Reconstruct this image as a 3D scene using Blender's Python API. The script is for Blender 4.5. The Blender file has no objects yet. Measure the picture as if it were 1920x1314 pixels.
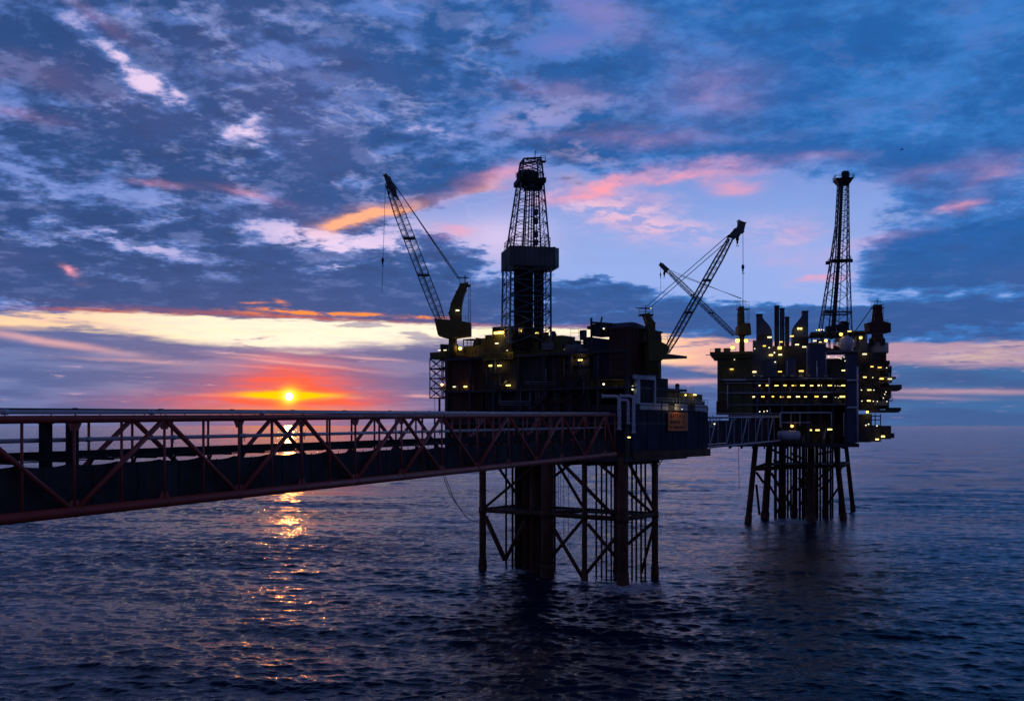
import bpy, math, random
import numpy as np
from mathutils import Vector

# ---------------------------------------------------------------- camera
scene = bpy.context.scene
COL = scene.collection
R = math.radians
FPX, HU, HV, EYE = 1866.7, 960.0, 797.0, 30.0      # focal length in photo pixels, horizon line, eye height (m)
cam_data = bpy.data.cameras.new('camera')
cam_data.sensor_width = 36.0
cam_data.lens = 35.0
cam_data.shift_y = 0.0729
cam_data.clip_start = 0.5
cam_data.clip_end = 120000.0
cam = bpy.data.objects.new('camera', cam_data)
cam.location = (0, 0, EYE)
cam.rotation_euler = (R(90), 0, 0)
COL.objects.link(cam)
scene.camera = cam
scene.view_settings.view_transform = 'Standard'
scene.view_settings.look = 'None'
scene.view_settings.exposure = 0.16
scene.view_settings.gamma = 1.0
scene.cycles.max_bounces = 5
scene.cycles.diffuse_bounces = 2
scene.cycles.glossy_bounces = 3
scene.cycles.use_denoising = True

# ---------------------------------------------------------------- sun
SUN_AZ = math.atan((542 - HU) / FPX)
SUN_EL = math.atan((HV - 743) / FPX * math.cos(SUN_AZ))
sun_data = bpy.data.lights.new('sun', 'SUN')
sun_data.energy = 0.02
sun_data.angle = R(0.5)
sun_data.color = (1.0, 0.30, 0.07)
sun = bpy.data.objects.new('sun', sun_data)
sd = Vector((math.sin(SUN_AZ) * math.cos(SUN_EL), math.cos(SUN_AZ) * math.cos(SUN_EL), math.sin(SUN_EL)))
sun.rotation_euler = sd.to_track_quat('Z', 'Y').to_euler()
sun.location = (-60, 300, 60)
COL.objects.link(sun)


def S(r, g, b, k=1.0):
    def f(c):
        c /= 255.0
        return k * (c / 12.92 if c <= 0.04045 else ((c + 0.055) / 1.055) ** 2.4)
    return (f(r), f(g), f(b), 1.0)


# ---------------------------------------------------------------- sky (world): sunset cloud layers laid out by compass direction
world = bpy.data.worlds.new('World')
scene.world = world
world.use_nodes = True
NT = world.node_tree
NT.nodes.clear()


class G:
    """small helper that wires shader nodes"""
    def __init__(self, nt):
        self.nt = nt

    def n(self, kind, **kw):
        nd = self.nt.nodes.new(kind)
        for k, v in kw.items():
            setattr(nd, k, v)
        return nd

    def put(self, sock, v):
        if isinstance(v, bpy.types.NodeSocket):
            self.nt.links.new(v, sock)
        else:
            sock.default_value = v

    def m(self, op, a, b=None, c=None, clamp=False):
        nd = self.n('ShaderNodeMath', operation=op, use_clamp=clamp)
        for i, v in enumerate((a, b, c)):
            if v is not None:
                self.put(nd.inputs[i], v)
        return nd.outputs[0]

    def v(self, op, a, b=None, out=0):
        nd = self.n('ShaderNodeVectorMath', operation=op)
        self.put(nd.inputs[0], a)
        if b is not None:
            if op == 'SCALE':
                self.put(nd.inputs['Scale'], b)
            else:
                self.put(nd.inputs[1], b)
        return nd.outputs[out]

    def sep(self, a):
        nd = self.n('ShaderNodeSeparateXYZ')
        self.put(nd.inputs[0], a)
        return nd.outputs

    def comb(self, x, y, z=0.0):
        nd = self.n('ShaderNodeCombineXYZ')
        for i, v in enumerate((x, y, z)):
            self.put(nd.inputs[i], v)
        return nd.outputs[0]

    def mix(self, fac, a, b, mode='MIX'):
        nd = self.n('ShaderNodeMix', data_type='RGBA', blend_type=mode, clamp_factor=True)
        self.put(nd.inputs[0], fac)
        self.put(nd.inputs[6], a)
        self.put(nd.inputs[7], b)
        return nd.outputs[2]

    def ss(self, x, a, b, lo=0.0, hi=1.0):
        nd = self.n('ShaderNodeMapRange', interpolation_type='SMOOTHSTEP')
        self.put(nd.inputs[0], x)
        for i, v in ((1, a), (2, b), (3, lo), (4, hi)):
            self.put(nd.inputs[i], v)
        return nd.outputs[0]

    def lin(self, x, a, b, lo=0.0, hi=1.0):
        nd = self.n('ShaderNodeMapRange', interpolation_type='LINEAR', clamp=True)
        self.put(nd.inputs[0], x)
        for i, v in ((1, a), (2, b), (3, lo), (4, hi)):
            self.put(nd.inputs[i], v)
        return nd.outputs[0]

    def noise(self, vec, scale, detail=6.0, rough=0.55, dist=0.0, color=False, lac=2.0):
        nd = self.n('ShaderNodeTexNoise', noise_dimensions='3D')
        self.put(nd.inputs['Vector'], vec)
        nd.inputs['Scale'].default_value = scale
        nd.inputs['Detail'].default_value = detail
        nd.inputs['Roughness'].default_value = rough
        nd.inputs['Lacunarity'].default_value = lac
        nd.inputs['Distortion'].default_value = dist
        return nd.outputs['Color' if color else 'Fac']

    def curve(self, x, pts):
        nd = self.n('ShaderNodeFloatCurve')
        self.put(nd.inputs['Value'], x)
        c = nd.mapping.curves[0]
        while len(c.points) < len(pts):
            c.points.new(0.5, 0.5)
        for p, (a, b) in zip(c.points, pts):
            p.location = (a, b)
            p.handle_type = 'AUTO'
        nd.mapping.update()
        return nd.outputs[0]


g = G(NT)
K = FPX / 100.0                                     # sky coordinates: about one unit per 100 photo pixels


def sky_uv(u, v):
    az = math.atan((u - HU) / FPX)
    el = math.atan((HV - v) / FPX * math.cos(az))
    return az * K, el * K


DIR = g.n('ShaderNodeTexCoord').outputs['Generated']
dx, dy, dz = g.sep(DIR)
az = g.m('ARCTAN2', dx, dy)
el = g.m('ARCSINE', dz)
A = g.m('MULTIPLY', az, K)
E = g.m('MULTIPLY', el, K)
P0 = g.comb(A, E, 0.0)
# cloud-deck coordinates: the direction projected on a level sheet, so clouds flatten towards the horizon
den = g.m('ADD', g.m('MAXIMUM', dz, 0.0), 0.16)
Q = g.comb(g.m('DIVIDE', dx, den), g.m('DIVIDE', dy, den), 0.37)
w1 = g.v('SUBTRACT', g.noise(Q, 1.6, 3.0, 0.5, color=True), (0.5, 0.5, 0.5))
w2 = g.v('SUBTRACT', g.noise(Q, 6.0, 6.0, 0.62, color=True), (0.5, 0.5, 0.5))
wv = g.v('ADD', g.v('MULTIPLY', w1, (1.3, 0.7, 0.0)), g.v('MULTIPLY', w2, (1.0, 0.62, 0.0)))
PW = g.v('ADD', P0, wv)


def blobs(lst, vec, base=0.0):
    acc = base
    for (u, v, ra, rb, rot, amp) in lst:
        cx, cy = sky_uv(u, v)
        ra, rb, th = ra / 100.0, rb / 100.0, R(-rot)              # rot: clockwise on the picture
        if rot == 0:
            nd = g.n('ShaderNodeVectorMath', operation='MULTIPLY_ADD')
            g.put(nd.inputs[0], vec)
            nd.inputs[1].default_value = (1 / ra, 1 / rb, 0)
            nd.inputs[2].default_value = (-cx / ra, -cy / rb, 0)
            d2 = g.v('DOT_PRODUCT', nd.outputs[0], nd.outputs[0], out=1)
        else:
            q = g.v('SUBTRACT', vec, (cx, cy, 0))
            qx = g.v('DOT_PRODUCT', q, (math.cos(th) / ra, math.sin(th) / ra, 0), out=1)
            qy = g.v('DOT_PRODUCT', q, (-math.sin(th) / rb, math.cos(th) / rb, 0), out=1)
            d2 = g.m('MULTIPLY_ADD', qy, qy, g.m('MULTIPLY', qx, qx))
        e = g.m('POWER', 0.40, d2)
        acc = g.m('MULTIPLY_ADD', e, amp, acc)
    return acc


DENS = [
    # clear windows between the clouds
    (1150, 450, 230, 75, 3, -0.95), (1400, 420, 170, 85, 5, -0.90), (1290, 480, 200, 70, 12, -0.6), (880, 405, 130, 26, -14, -0.62),
    (1500, 530, 90, 45, 0, -0.45), (1560, 400, 110, 70, 0, -0.5), (1000, 420, 90, 60, 0, -0.4),
    (250, 125, 100, 20, 40, -0.24), (350, 185, 95, 18, 24, -0.27), (495, 215, 55, 12, -32, -0.26), (500, 262, 44, 14, 30, -0.2),
    (795, 243, 70, 16, 10, -0.24), (1020, 220, 120, 36, -8, -0.30),
    (560, 442, 120, 13, 4, -0.34), (700, 450, 90, 14, -12, -0.36), (220, 370, 120, 14, 5, -0.18), (160, 432, 90, 8, 10, -0.3),
    (250, 450, 50, 9, 18, -0.32), (300, 542, 80, 8, 10, -0.3), (640, 60, 220, 50, 15, -0.12), (1060, 70, 140, 40, 12, -0.10),
    (1560, 565, 330, 12, 0, -0.28), (650, 505, 30, 20, 40, -0.22), (480, 380, 60, 12, 30, -0.2), (60, 330, 90, 8, 10, -0.2),
    (1700, 200, 140, 60, 10, -0.06),
    # thicker banks
    (620, 385, 95, 42, -8, 0.30), (150, 480, 330, 75, 3, 0.20), (820, 520, 170, 62, 6, 0.34), (1130, 545, 190, 40, 12, 0.40),
    (1420, 590, 270, 26, 3, 0.36), (1790, 490, 210, 42, -5, 0.55), (1700, 595, 260, 20, 0, 0.40), (1230, 285, 230, 32, 5, 0.25),
    (300, 560, 420, 30, 2, 0.30), (720, 570, 240, 26, 2, 0.34), (450, 130, 90, 45, 0, 0.12), (600, 250, 110, 50, 0, 0.18),
    (330, 300, 200, 50, 15, 0.14), (1600, 120, 330, 150, 0, 0.10), (90, 130, 120, 60, 0, 0.15), (1650, 300, 330, 32, 3, 0.18),
    (860, 335, 100, 22, -8, 0.22),
]
dens_map = g.m('MULTIPLY_ADD', g.ss(A, sky_uv(500, 0)[0], sky_uv(1000, 0)[0], 1.0, 0.0), 0.05, blobs(DENS, PW, 0.62))
nA = g.noise(Q, 4.6, 10.0, 0.62)
nB = g.noise(g.v('ADD', Q, (7.3, 2.1, 4.0)), 15.0, 8.0, 0.62)
tex = g.m('ADD', g.m('MULTIPLY', g.m('SUBTRACT', nA, 0.5), 2.1), g.m('MULTIPLY', g.m('SUBTRACT', nB, 0.5), 1.25))
calm = g.ss(A, sky_uv(900, 0)[0], sky_uv(1500, 0)[0], 1.0, 0.48)           # the right half of the sky is smoother
D = g.m('ADD', dens_map, g.m('MULTIPLY', tex, calm))

# colours
clear_lo = S(144, 168, 226)
clear_hi = S(58, 112, 190)
clear = g.mix(g.ss(E, sky_uv(960, 520)[1], sky_uv(960, 150)[1]), clear_lo, clear_hi)
left = g.ss(A, sky_uv(350, 0)[0], sky_uv(1150, 0)[0], 1.0, 0.0)
clear = g.mix(g.m('MULTIPLY', left, 0.8), clear, S(112, 134, 198))
dark = g.mix(g.ss(A, sky_uv(200, 0)[0], sky_uv(1500, 0)[0]), S(42, 74, 128), S(34, 94, 164))
dark = g.mix(g.ss(E, sky_uv(960, 620)[1], sky_uv(960, 430)[1], 0.6, 0.0), dark, S(60, 82, 136))
mid = g.mix(g.ss(A, sky_uv(500, 0)[0], sky_uv(1500, 0)[0]), S(80, 112, 178), S(56, 120, 194))
cloud = g.mix(g.ss(D, 0.44, 0.80), mid, dark)
# billows inside the deck: darker bellies, paler shoulders
nD = g.noise(g.v('ADD', Q, (5.1, 0.4, 2.6)), 8.5, 7.0, 0.62)
soft = g.m('MULTIPLY', g.ss(A, sky_uv(800, 0)[0], sky_uv(1500, 0)[0], 1.0, 0.4), g.ss(E, sky_uv(960, 600)[1], sky_uv(960, 480)[1], 0.45, 1.0))
cloud = g.mix(g.m('MULTIPLY', g.ss(nD, 0.50, 0.66), g.m('MULTIPLY', soft, 0.55)), cloud, S(40, 66, 114))
cloud = g.mix(g.m('MULTIPLY', g.ss(nD, 0.48, 0.36), g.m('MULTIPLY', soft, 0.42)), cloud, S(112, 128, 184))
sky = g.mix(g.ss(D, 0.29, 0.58), clear, cloud)
# soft large tint changes inside the cloud deck
tint = g.noise(g.v('ADD', Q, (3.0, 9.0, 1.0)), 1.3, 4.0, 0.5)
sky = g.mix(g.ss(tint, 0.50, 0.74, 0.0, 0.20), sky, S(112, 100, 150))

# lit cloud rims and pink washes
rim = g.ss(D, 0.22, 0.58, 1.0, 0.0)
nC = g.noise(g.v('ADD', Q, (1.7, 5.2, 8.0)), 5.2, 7.0, 0.60, 0.35)
crack = g.m('MULTIPLY', g.ss(g.m('ABSOLUTE', g.m('SUBTRACT', nC, 0.5)), 0.0, 0.045, 1.0, 0.0), g.ss(D, 0.50, 0.86, 1.0, 0.0))
crack = g.m('MULTIPLY', crack, g.m('MULTIPLY', g.ss(A, sky_uv(700, 0)[0], sky_uv(1300, 0)[0], 1.0, 0.12), g.ss(tint, 0.38, 0.60, 0.15, 0.8)))
sky = g.mix(g.m('MULTIPLY', crack, 0.42), sky, S(170, 174, 222))
RIMW = [(280, 150, 150, 40, 33, 1.0), (390, 200, 70, 28, 25, 0.7), (495, 215, 60, 14, -30, 0.7), (500, 265, 60, 20, 30, 0.5), (795, 243, 60, 20, 8, 0.7),
        (560, 440, 150, 30, 5, 0.6), (740, 470, 150, 60, 0, 0.55), (640, 500, 60, 25, 30, 0.7), (240, 450, 120, 22, 12, 0.5),
        (950, 445, 80, 40, 0, 0.5), (300, 545, 120, 18, 8, 0.5)]
rim_w = blobs(RIMW, P0, 0.0)
sky = g.mix(g.m('MULTIPLY', rim, g.m('MINIMUM', rim_w, 0.86)), sky, S(236, 208, 236))
PINK = [(1230, 340, 170, 9, -5, 0.75), (1090, 362, 90, 11, -12, 0.75), (905, 345, 75, 15, -10, 0.62), (1130, 375, 110, 14, 6, 0.3),
        (1380, 347, 50, 11, 0, 0.45), (1760, 312, 80, 14, -4, 0.10), (1865, 322, 45, 15, -14, 0.2), (1805, 385, 28, 9, -18, 0.5), (1525, 517, 40, 9, -5, 0.7), (1640, 458, 55, 14, -10, 0.45),
        (1180, 268, 170, 16, 3, 0.16), (230, 45, 80, 12, 25, 0.12), (90, 145, 110, 18, 5, 0.1), (60, 225, 80, 12, 0, 0.12), (1330, 170, 90, 50, 0, 0.16),
        (1130, 30, 110, 30, 20, 0.13), (1050, 85, 80, 22, 0, 0.08), (300, 347, 40, 6, 6, 0.3), (420, 355, 40, 6, 6, 0.3), (125, 503, 18, 8, 30, 0.8), (470, 365, 60, 12, 10, 0.18),
        (1050, 180, 100, 16, 8, 0.22), (1550, 300, 80, 14, 0, 0.14), (850, 440, 40, 10, 0, 0.4), (1200, 425, 110, 20, 4, 0.25), (1480, 425, 60, 22, 8, 0.2), (1460, 480, 70, 16, 8, 0.2)]
pale = g.m('MULTIPLY', blobs([(1130, 392, 110, 26, 8, 0.9), (1240, 425, 90, 20, 6, 0.6), (1470, 425, 60, 22, 10, 0.45), (1020, 225, 110, 26, -8, 0.26), (1090, 300, 60, 16, 12, 0.3)], PW, 0.0), g.ss(nB, 0.40, 0.60, 1.2, 0.0), clamp=True)
sky = g.mix(pale, sky, S(216, 184, 214))
pink = g.m('MULTIPLY', blobs(PINK, PW, 0.0), g.ss(nA, 0.36, 0.60, 1.35, 0.45), clamp=True)
sky = g.mix(pink, sky, S(244, 156, 172))
ORNG = [(690, 398, 75, 12, -14, 1.0), (640, 413, 50, 10, -20, 0.9), (740, 390, 40, 10, -10, 0.6), (1050, 345, 30, 8, 0, 0.2), (890, 358, 40, 8, -8, 0.35), (620, 425, 30, 9, -30, 0.5)]
orng = g.m('MULTIPLY', blobs(ORNG, PW, 0.0), 0.9, clamp=True)
sky = g.mix(orng, sky, S(255, 172, 132))

# the bright slot under the cloud deck and the haze bank below it
un = g.lin(A, sky_uv(-200, 0)[0], sky_uv(2100, 0)[0])


def uu(u):
    return (sky_uv(u, 0)[0] - sky_uv(-200, 0)[0]) / (sky_uv(2100, 0)[0] - sky_uv(-200, 0)[0])


def vv(u, v):
    return (sky_uv(u, v)[1] - sky_uv(960, 800)[1]) / 3.0


top_c = g.curve(un, [(uu(u), vv(u, v)) for u, v in ((-190, 582), (0, 584), (250, 584), (500, 596), (700, 600), (850, 610), (1100, 612), (1300, 628), (1600, 641), (1920, 636), (2090, 636))])
bot_c = g.curve(un, [(uu(u), vv(u, v)) for u, v in ((-190, 612), (0, 607), (160, 611), (300, 628), (420, 645), (560, 657), (700, 649), (850, 640), (1050, 640), (1180, 668), (1320, 690), (1650, 684), (1920, 690), (2090, 690))])
Qs = g.comb(g.m('MULTIPLY', A, 0.55), g.m('MULTIPLY', E, 4.2), 2.3)         # long thin streaks near the horizon
nS = g.noise(Qs, 1.0, 6.0, 0.58)
nS2 = g.noise(g.v('ADD', Qs, (11.0, 3.0, 1.0)), 2.4, 6.0, 0.6)
en = g.m('DIVIDE', g.m('SUBTRACT', E, sky_uv(960, 800)[1]), 3.0)
en_t = g.m('ADD', en, g.m('MULTIPLY', g.m('SUBTRACT', nS2, 0.5), 0.085))
en_b = g.m('ADD', en, g.m('MULTIPLY', g.m('SUBTRACT', nS, 0.5), 0.20))
m_top = g.ss(g.m('SUBTRACT', en_t, top_c), -0.022, 0.012, 1.0, 0.0)
m_bot = g.ss(g.m('SUBTRACT', en_b, bot_c), -0.035, 0.04)
bars = g.ss(g.noise(g.v('ADD', Qs, (4.0, 17.0, 6.0)), 1.25, 6.0, 0.6), 0.55, 0.63, 1.0, 0.35)
slot = g.m('MULTIPLY', g.m('MULTIPLY', m_top, m_bot), bars)
glow_c = g.curve(un, [(uu(u), y) for u, y in ((-190, 0.42), (0, 0.55), (250, 0.74), (450, 0.92), (700, 0.98), (900, 0.96), (1100, 0.90), (1250, 0.56), (1400, 0.30), (1650, 0.10), (1920, 0.05), (2090, 0.04))])
ramp = g.n('ShaderNodeValToRGB')
g.put(ramp.inputs[0], glow_c)
cr = ramp.color_ramp
cr.elements[0].position, cr.elements[0].color = 0.06, S(170, 140, 166)
cr.elements[1].position, cr.elements[1].color = 1.0, S(255, 236, 208, 1.08)
for pos, col in ((0.28, S(214, 160, 164)), (0.45, S(240, 180, 158)), (0.62, S(255, 208, 168)), (0.8, S(255, 228, 196, 1.04))):
    e_ = cr.elements.new(pos)
    e_.color = col
slot_col = g.mix(g.ss(nS2, 0.46, 0.70, 0.0, 0.28), ramp.outputs[0], S(222, 196, 206))
slot_col = g.mix(g.ss(nS, 0.54, 0.7, 0.0, 0.3), slot_col, S(255, 234, 165))
# below the slot
sx, sy = sky_uv(542, 743)
low = g.mix(g.ss(A, sky_uv(0, 0)[0], sky_uv(350, 0)[0]), S(106, 118, 166), S(138, 126, 160))
low = g.mix(g.ss(A, sky_uv(620, 0)[0], sky_uv(1150, 0)[0]), low, S(88, 108, 162))
low = g.mix(g.ss(A, sky_uv(1200, 0)[0], sky_uv(1850, 0)[0]), low, S(64, 104, 156))
low_dark = g.mix(0.5, low, S(64, 80, 132))
low = g.mix(g.ss(nS, 0.38, 0.58), low, low_dark)
pk = g.m('MULTIPLY', g.ss(nS2, 0.60, 0.72), g.ss(E, sky_uv(960, 800)[1], sky_uv(960, 700)[1], 0.15, 0.45))
low = g.mix(pk, low, S(222, 172, 188))
STRK = [(560, 682, 110, 2.6, 5, 0.85), (510, 690, 70, 2.0, 4, 0.5), (690, 672, 60, 2.4, 4, 0.6), (480, 668, 60, 2.2, 5, 0.6), (790, 743, 30, 3, 2, 0.75), (430, 742, 60, 3, 2, 0.7), (1800, 734, 170, 5, 1, 0.45),
        (1280, 716, 110, 5, 0, 0.65), (1290, 668, 60, 4, 0, 0.3), (250, 676, 90, 3, 2, 0.4), (90, 640, 130, 6, 8, 0.7), (640, 745, 40, 2.5, 2, 0.7), (1700, 745, 100, 3, 2, 0.3)]
PS = g.v('ADD', P0, g.v('MULTIPLY', w2, (0.5, 0.08, 0.0)))
low = g.mix(g.m('MULTIPLY', blobs(STRK, PS, 0.0), 1.0, clamp=True), low, S(238, 176, 172))
RED = [(545, 738, 135, 46, 0, 0.75), (548, 715, 75, 42, 0, 0.55), (420, 752, 170, 14, 0, 0.42), (640, 752, 100, 16, 0, 0.35)]
low = g.mix(g.m('MULTIPLY', blobs(RED, PS, 0.0), g.ss(nS2, 0.38, 0.62, 1.12, 0.72), clamp=True), low, S(250, 98, 70))
low = g.mix(g.m('MULTIPLY', blobs([(540, 770, 150, 8, 0, 0.7)], PS, 0.0), 1.0, clamp=True), low, S(255, 140, 84))
# burning lower edge of the deck near the sun
FIRE = [(650, 589, 120, 2.6, 1, 1.0), (560, 586, 60, 3, 4, 0.9), (500, 590, 60, 2.5, 4, 0.6), (760, 594, 60, 2.4, 1, 0.7), (470, 567, 24, 1.8, 0, 0.6), (525, 568, 8, 5, 20, 0.5),
        (520, 582, 20, 2.6, 5, 0.7), (250, 584, 100, 4, 0, 0.5), (860, 608, 50, 4, 2, 0.4)]
PF = g.v('ADD', P0, g.v('MULTIPLY', w2, (0.5, 0.09, 0.0)))
fire = g.m('MULTIPLY', blobs(FIRE, PF, 0.0), g.ss(nB, 0.42, 0.58, 1.25, 0.1), clamp=True)
sky = g.mix(fire, sky, S(255, 142, 62))
EDGE = [(620, 599, 260, 4, 2, 0.7), (230, 586, 110, 3, 0, 0.9), (1050, 612, 120, 3, 0, 0.4)]
sky = g.mix(g.m('MULTIPLY', blobs(EDGE, PF, 0.0), 1.0, clamp=True), sky, S(190, 84, 60))
low = g.mix(slot, low, slot_col)
# the sun with its yellow flare of lit haze
yel = g.m('MULTIPLY', blobs([(542, 742, 52, 6.5, 0, 1.1), (575, 741, 60, 4, 0, 0.7), (500, 740, 50, 5, 0, 0.7), (542, 743, 20, 16, 0, 0.8)], PS, 0.0), 1.0, clamp=True)
low = g.mix(yel, low, S(255, 196, 0, 1.1))
core = g.m('MULTIPLY', blobs([(542, 743, 11, 11, 0, 1.0)], P0, 0.0), 1.0, clamp=True)
low = g.mix(core, low, S(255, 232, 90, 1.5))
ang = g.v('DOT_PRODUCT', DIR, tuple(sd), out=1)
disc = g.m('GREATER_THAN', ang, math.cos(R(0.22)))
low = g.mix(disc, low, (3.6, 2.7, 1.3, 1.0))
# the physical twilight sky shines through faintly; the sky behind the viewer is dusky
nish = g.n('ShaderNodeTexSky', sky_type='NISHITA')
nish.sun_disc = False
nish.sun_elevation = SUN_EL
nish.sun_rotation = SUN_AZ
sky = g.mix(1.0, sky, g.v('SCALE', nish.outputs[0], 0.0015), 'ADD')


def background(col, strength=1.0):
    nd = g.n('ShaderNodeBackground')
    g.put(nd.inputs['Color'], col)
    nd.inputs['Strength'].default_value = strength
    return nd.outputs[0]


def blend(fac, a, b):
    nd = g.n('ShaderNodeMixShader')
    for i, v in enumerate((fac, a, b)):
        NT.links.new(v, nd.inputs[i])
    return nd.outputs[0]


under = g.ss(g.m('SUBTRACT', en_t, top_c), -0.022, 0.012, 1.0, 0.0)
back = g.ss(g.m('ABSOLUTE', az), R(50), R(115))
upf = g.ss(el, R(23), R(44))
front = blend(under, background(sky), background(low))
front = blend(upf, front, background(S(11, 20, 46)))
front = blend(back, front, background(S(52, 58, 96)))
wo = g.n('ShaderNodeOutputWorld')
NT.links.new(front, wo.inputs['Surface'])
world.cycles.sampling_method = 'MANUAL'
world.cycles.sample_map_resolution = 1024


# ---------------------------------------------------------------- the sea: one sheet to the horizon, swell and chop in its mesh
def mat_new(name):
    m = bpy.data.materials.new(name)
    m.use_nodes = True
    nt = m.node_tree
    nt.nodes.clear()
    out = nt.nodes.new('ShaderNodeOutputMaterial')
    b = nt.nodes.new('ShaderNodeBsdfPrincipled')
    nt.links.new(b.outputs[0], out.inputs[0])
    return m, G(nt), b


def build_sea():
    rs = [40.0]
    while rs[-1] < 3200:
        r = rs[-1]
        rs.append(r * (1.012 if r < 88 else 1.0023 if r < 480 else 1.0055))
    nd = len(rs)
    for r in (4200, 6000, 9000, 14000, 22000, 36000, 60000, 90000):
        rs.append(float(r))
    rs = np.array([0.0 + r for r in rs])
    fan = np.radians(np.concatenate([np.linspace(-180, -44, 69)[:-1], np.linspace(-44, -34, 60)[:-1], np.linspace(-34, 34, 620), np.linspace(34, 44, 60)[1:], np.linspace(44, 180, 69)[1:-1]]))
    na, nr = len(fan), len(rs)
    rr, aa = np.meshgrid(rs, fan, indexing='ij')
    x = rr * np.sin(aa)
    y = rr * np.cos(aa)
    z = np.zeros_like(x)
    rng = np.random.RandomState(5)
    wind = R(258)                                   # where the waves run to, from +X counter-clockwise
    cell = rr * np.where(rr < 480, 0.0023, 0.0048)
    mx, my = np.zeros_like(x), np.zeros_like(x)
    grp = 0.85 + 0.35 * np.sin(0.031 * x + 0.8) * np.sin(0.043 * y + 1.1) + 0.2 * np.sin(0.013 * (x + y))
    near = rr < 3400
    nr_in = int(near[:, 0].sum())
    X, Y, C, GR = x[:nr_in], y[:nr_in], cell[:nr_in], grp[:nr_in]
    for i in range(150):
        lam = 0.9 * (48.0 / 0.9) ** (i / 149.0) * rng.uniform(0.94, 1.06)
        k = 2 * np.pi / lam
        th = wind + rng.normal(0, 0.60 if lam < 5 else 0.42 if lam < 14 else 0.26)
        st = 0.035 if lam < 4 else (0.0125 if lam < 12 else 0.0085)
        a = st * lam / (2 * np.pi)
        ph = rng.uniform(0, 2 * np.pi)
        fade = np.clip(lam / (2.4 * C) - 0.7, 0, 1) * GR
        arg = k * (X * np.cos(th) + Y * np.sin(th)) + ph
        af = a * fade
        z[:nr_in] += af * np.sin(arg)
        mx[:nr_in] += 0.9 * af * np.cos(th) * np.cos(arg)
        my[:nr_in] += 0.9 * af * np.sin(th) * np.cos(arg)
    tail = np.clip((3400 - rr) / 2600, 0, 1)
    z *= tail
    x = x + mx * tail
    y = y + my * tail
    co = np.stack([x, y, z], -1).reshape(-1, 3)
    idx = np.arange(nr * na).reshape(nr, na)
    a0 = idx[:-1, :]
    a1 = idx[1:, :]
    q = np.stack([a0, a1, np.roll(a1, -1, 1), np.roll(a0, -1, 1)], -1).reshape(-1, 4)
    # centre cap
    co = np.vstack([co, [[0, 0, 0]]])
    c = len(co) - 1
    tri = np.stack([idx[0], np.roll(idx[0], -1), np.full(na, c)], -1)
    me = bpy.data.meshes.new('sea')
    me.vertices.add(len(co))
    me.vertices.foreach_set('co', co.astype(np.float32).ravel())
    nl = len(q) * 4 + len(tri) * 3
    me.loops.add(nl)
    me.loops.foreach_set('vertex_index', np.concatenate([q.ravel(), tri[:, ::-1].ravel()]).astype(np.int32))
    me.polygons.add(len(q) + len(tri))
    ls = np.concatenate([np.arange(len(q)) * 4, len(q) * 4 + np.arange(len(tri)) * 3])
    me.polygons.foreach_set('loop_start', ls.astype(np.int32))
    me.polygons.foreach_set('use_smooth', np.ones(len(ls), bool))
    me.update(calc_edges=True)
    me.validate()
    m, gg, b = mat_new('sea water')
    b.inputs['Base Color'].default_value = (0.003, 0.011, 0.046, 1)
    b.inputs['Roughness'].default_value = 0.09
    b.inputs['IOR'].default_value = 1.333
    tc = gg.n('ShaderNodeTexCoord').outputs['Object']
    fm = 0.0
    for (fx, fy, fr) in ((20.5, 184.5, 4.2), (13.5, 190.5, 2.2), (25.5, 187.0, 2.6), (1.0, 205.0, 2.4), (88.0, 312.0, 5.0), (82.0, 306.0, 3.0)):
        d_ = gg.v('LENGTH', gg.v('MULTIPLY', gg.v('SUBTRACT', tc, (fx, fy, 0)), (.7 / fr, .4 / fr, 0)), out=1)
        fm = gg.m('ADD', fm, gg.ss(d_, 0.1, 1.0, 0.8, 0.0))
    fm = gg.m('MULTIPLY', fm, gg.ss(gg.noise(tc, 0.8, 6.0, 0.7), 0.38, 0.54))
    gg.put(b.inputs['Base Color'], gg.mix(fm, (0.003, 0.011, 0.046, 1), (0.8, 0.82, 0.85, 1)))
    gg.put(b.inputs['Roughness'], gg.lin(fm, 0, 1, 0.09, 0.8))
    st = gg.v('MULTIPLY', tc, (0.7, 1.25, 1.0))
    n1 = gg.noise(st, 2.2, 4.0, 0.62)
    n2 = gg.noise(gg.v('ADD', st, (31.0, 7.0, 0.0)), 0.55, 3.0, 0.55)
    hgt = gg.m('ADD', gg.m('MULTIPLY', n1, 0.13), gg.m('MULTIPLY', gg.m('ABSOLUTE', gg.m('SUBTRACT', n2, 0.5)), -0.75))
    bp = gg.n('ShaderNodeBump')
    gg.put(bp.inputs['Strength'], gg.ss(gg.noise(gg.v('MULTIPLY', tc, (0.010, 0.028, 1.0)), 1.0, 4.0, 0.6), 0.34, 0.66, 0.35, 1.0))
    bp.inputs['Distance'].default_value = 1.0
    gg.put(bp.inputs['Height'], hgt)
    gg.put(b.inputs['Normal'], bp.outputs[0])
    me.materials.append(m)
    o = bpy.data.objects.new('sea', me)
    o['kind'] = 'structure'
    o['label'] = 'choppy dark blue sea with orange sun glints running to the horizon'
    COL.objects.link(o)


build_sea()


# ---------------------------------------------------------------- mesh helpers
ORIGIN = {}


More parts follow.
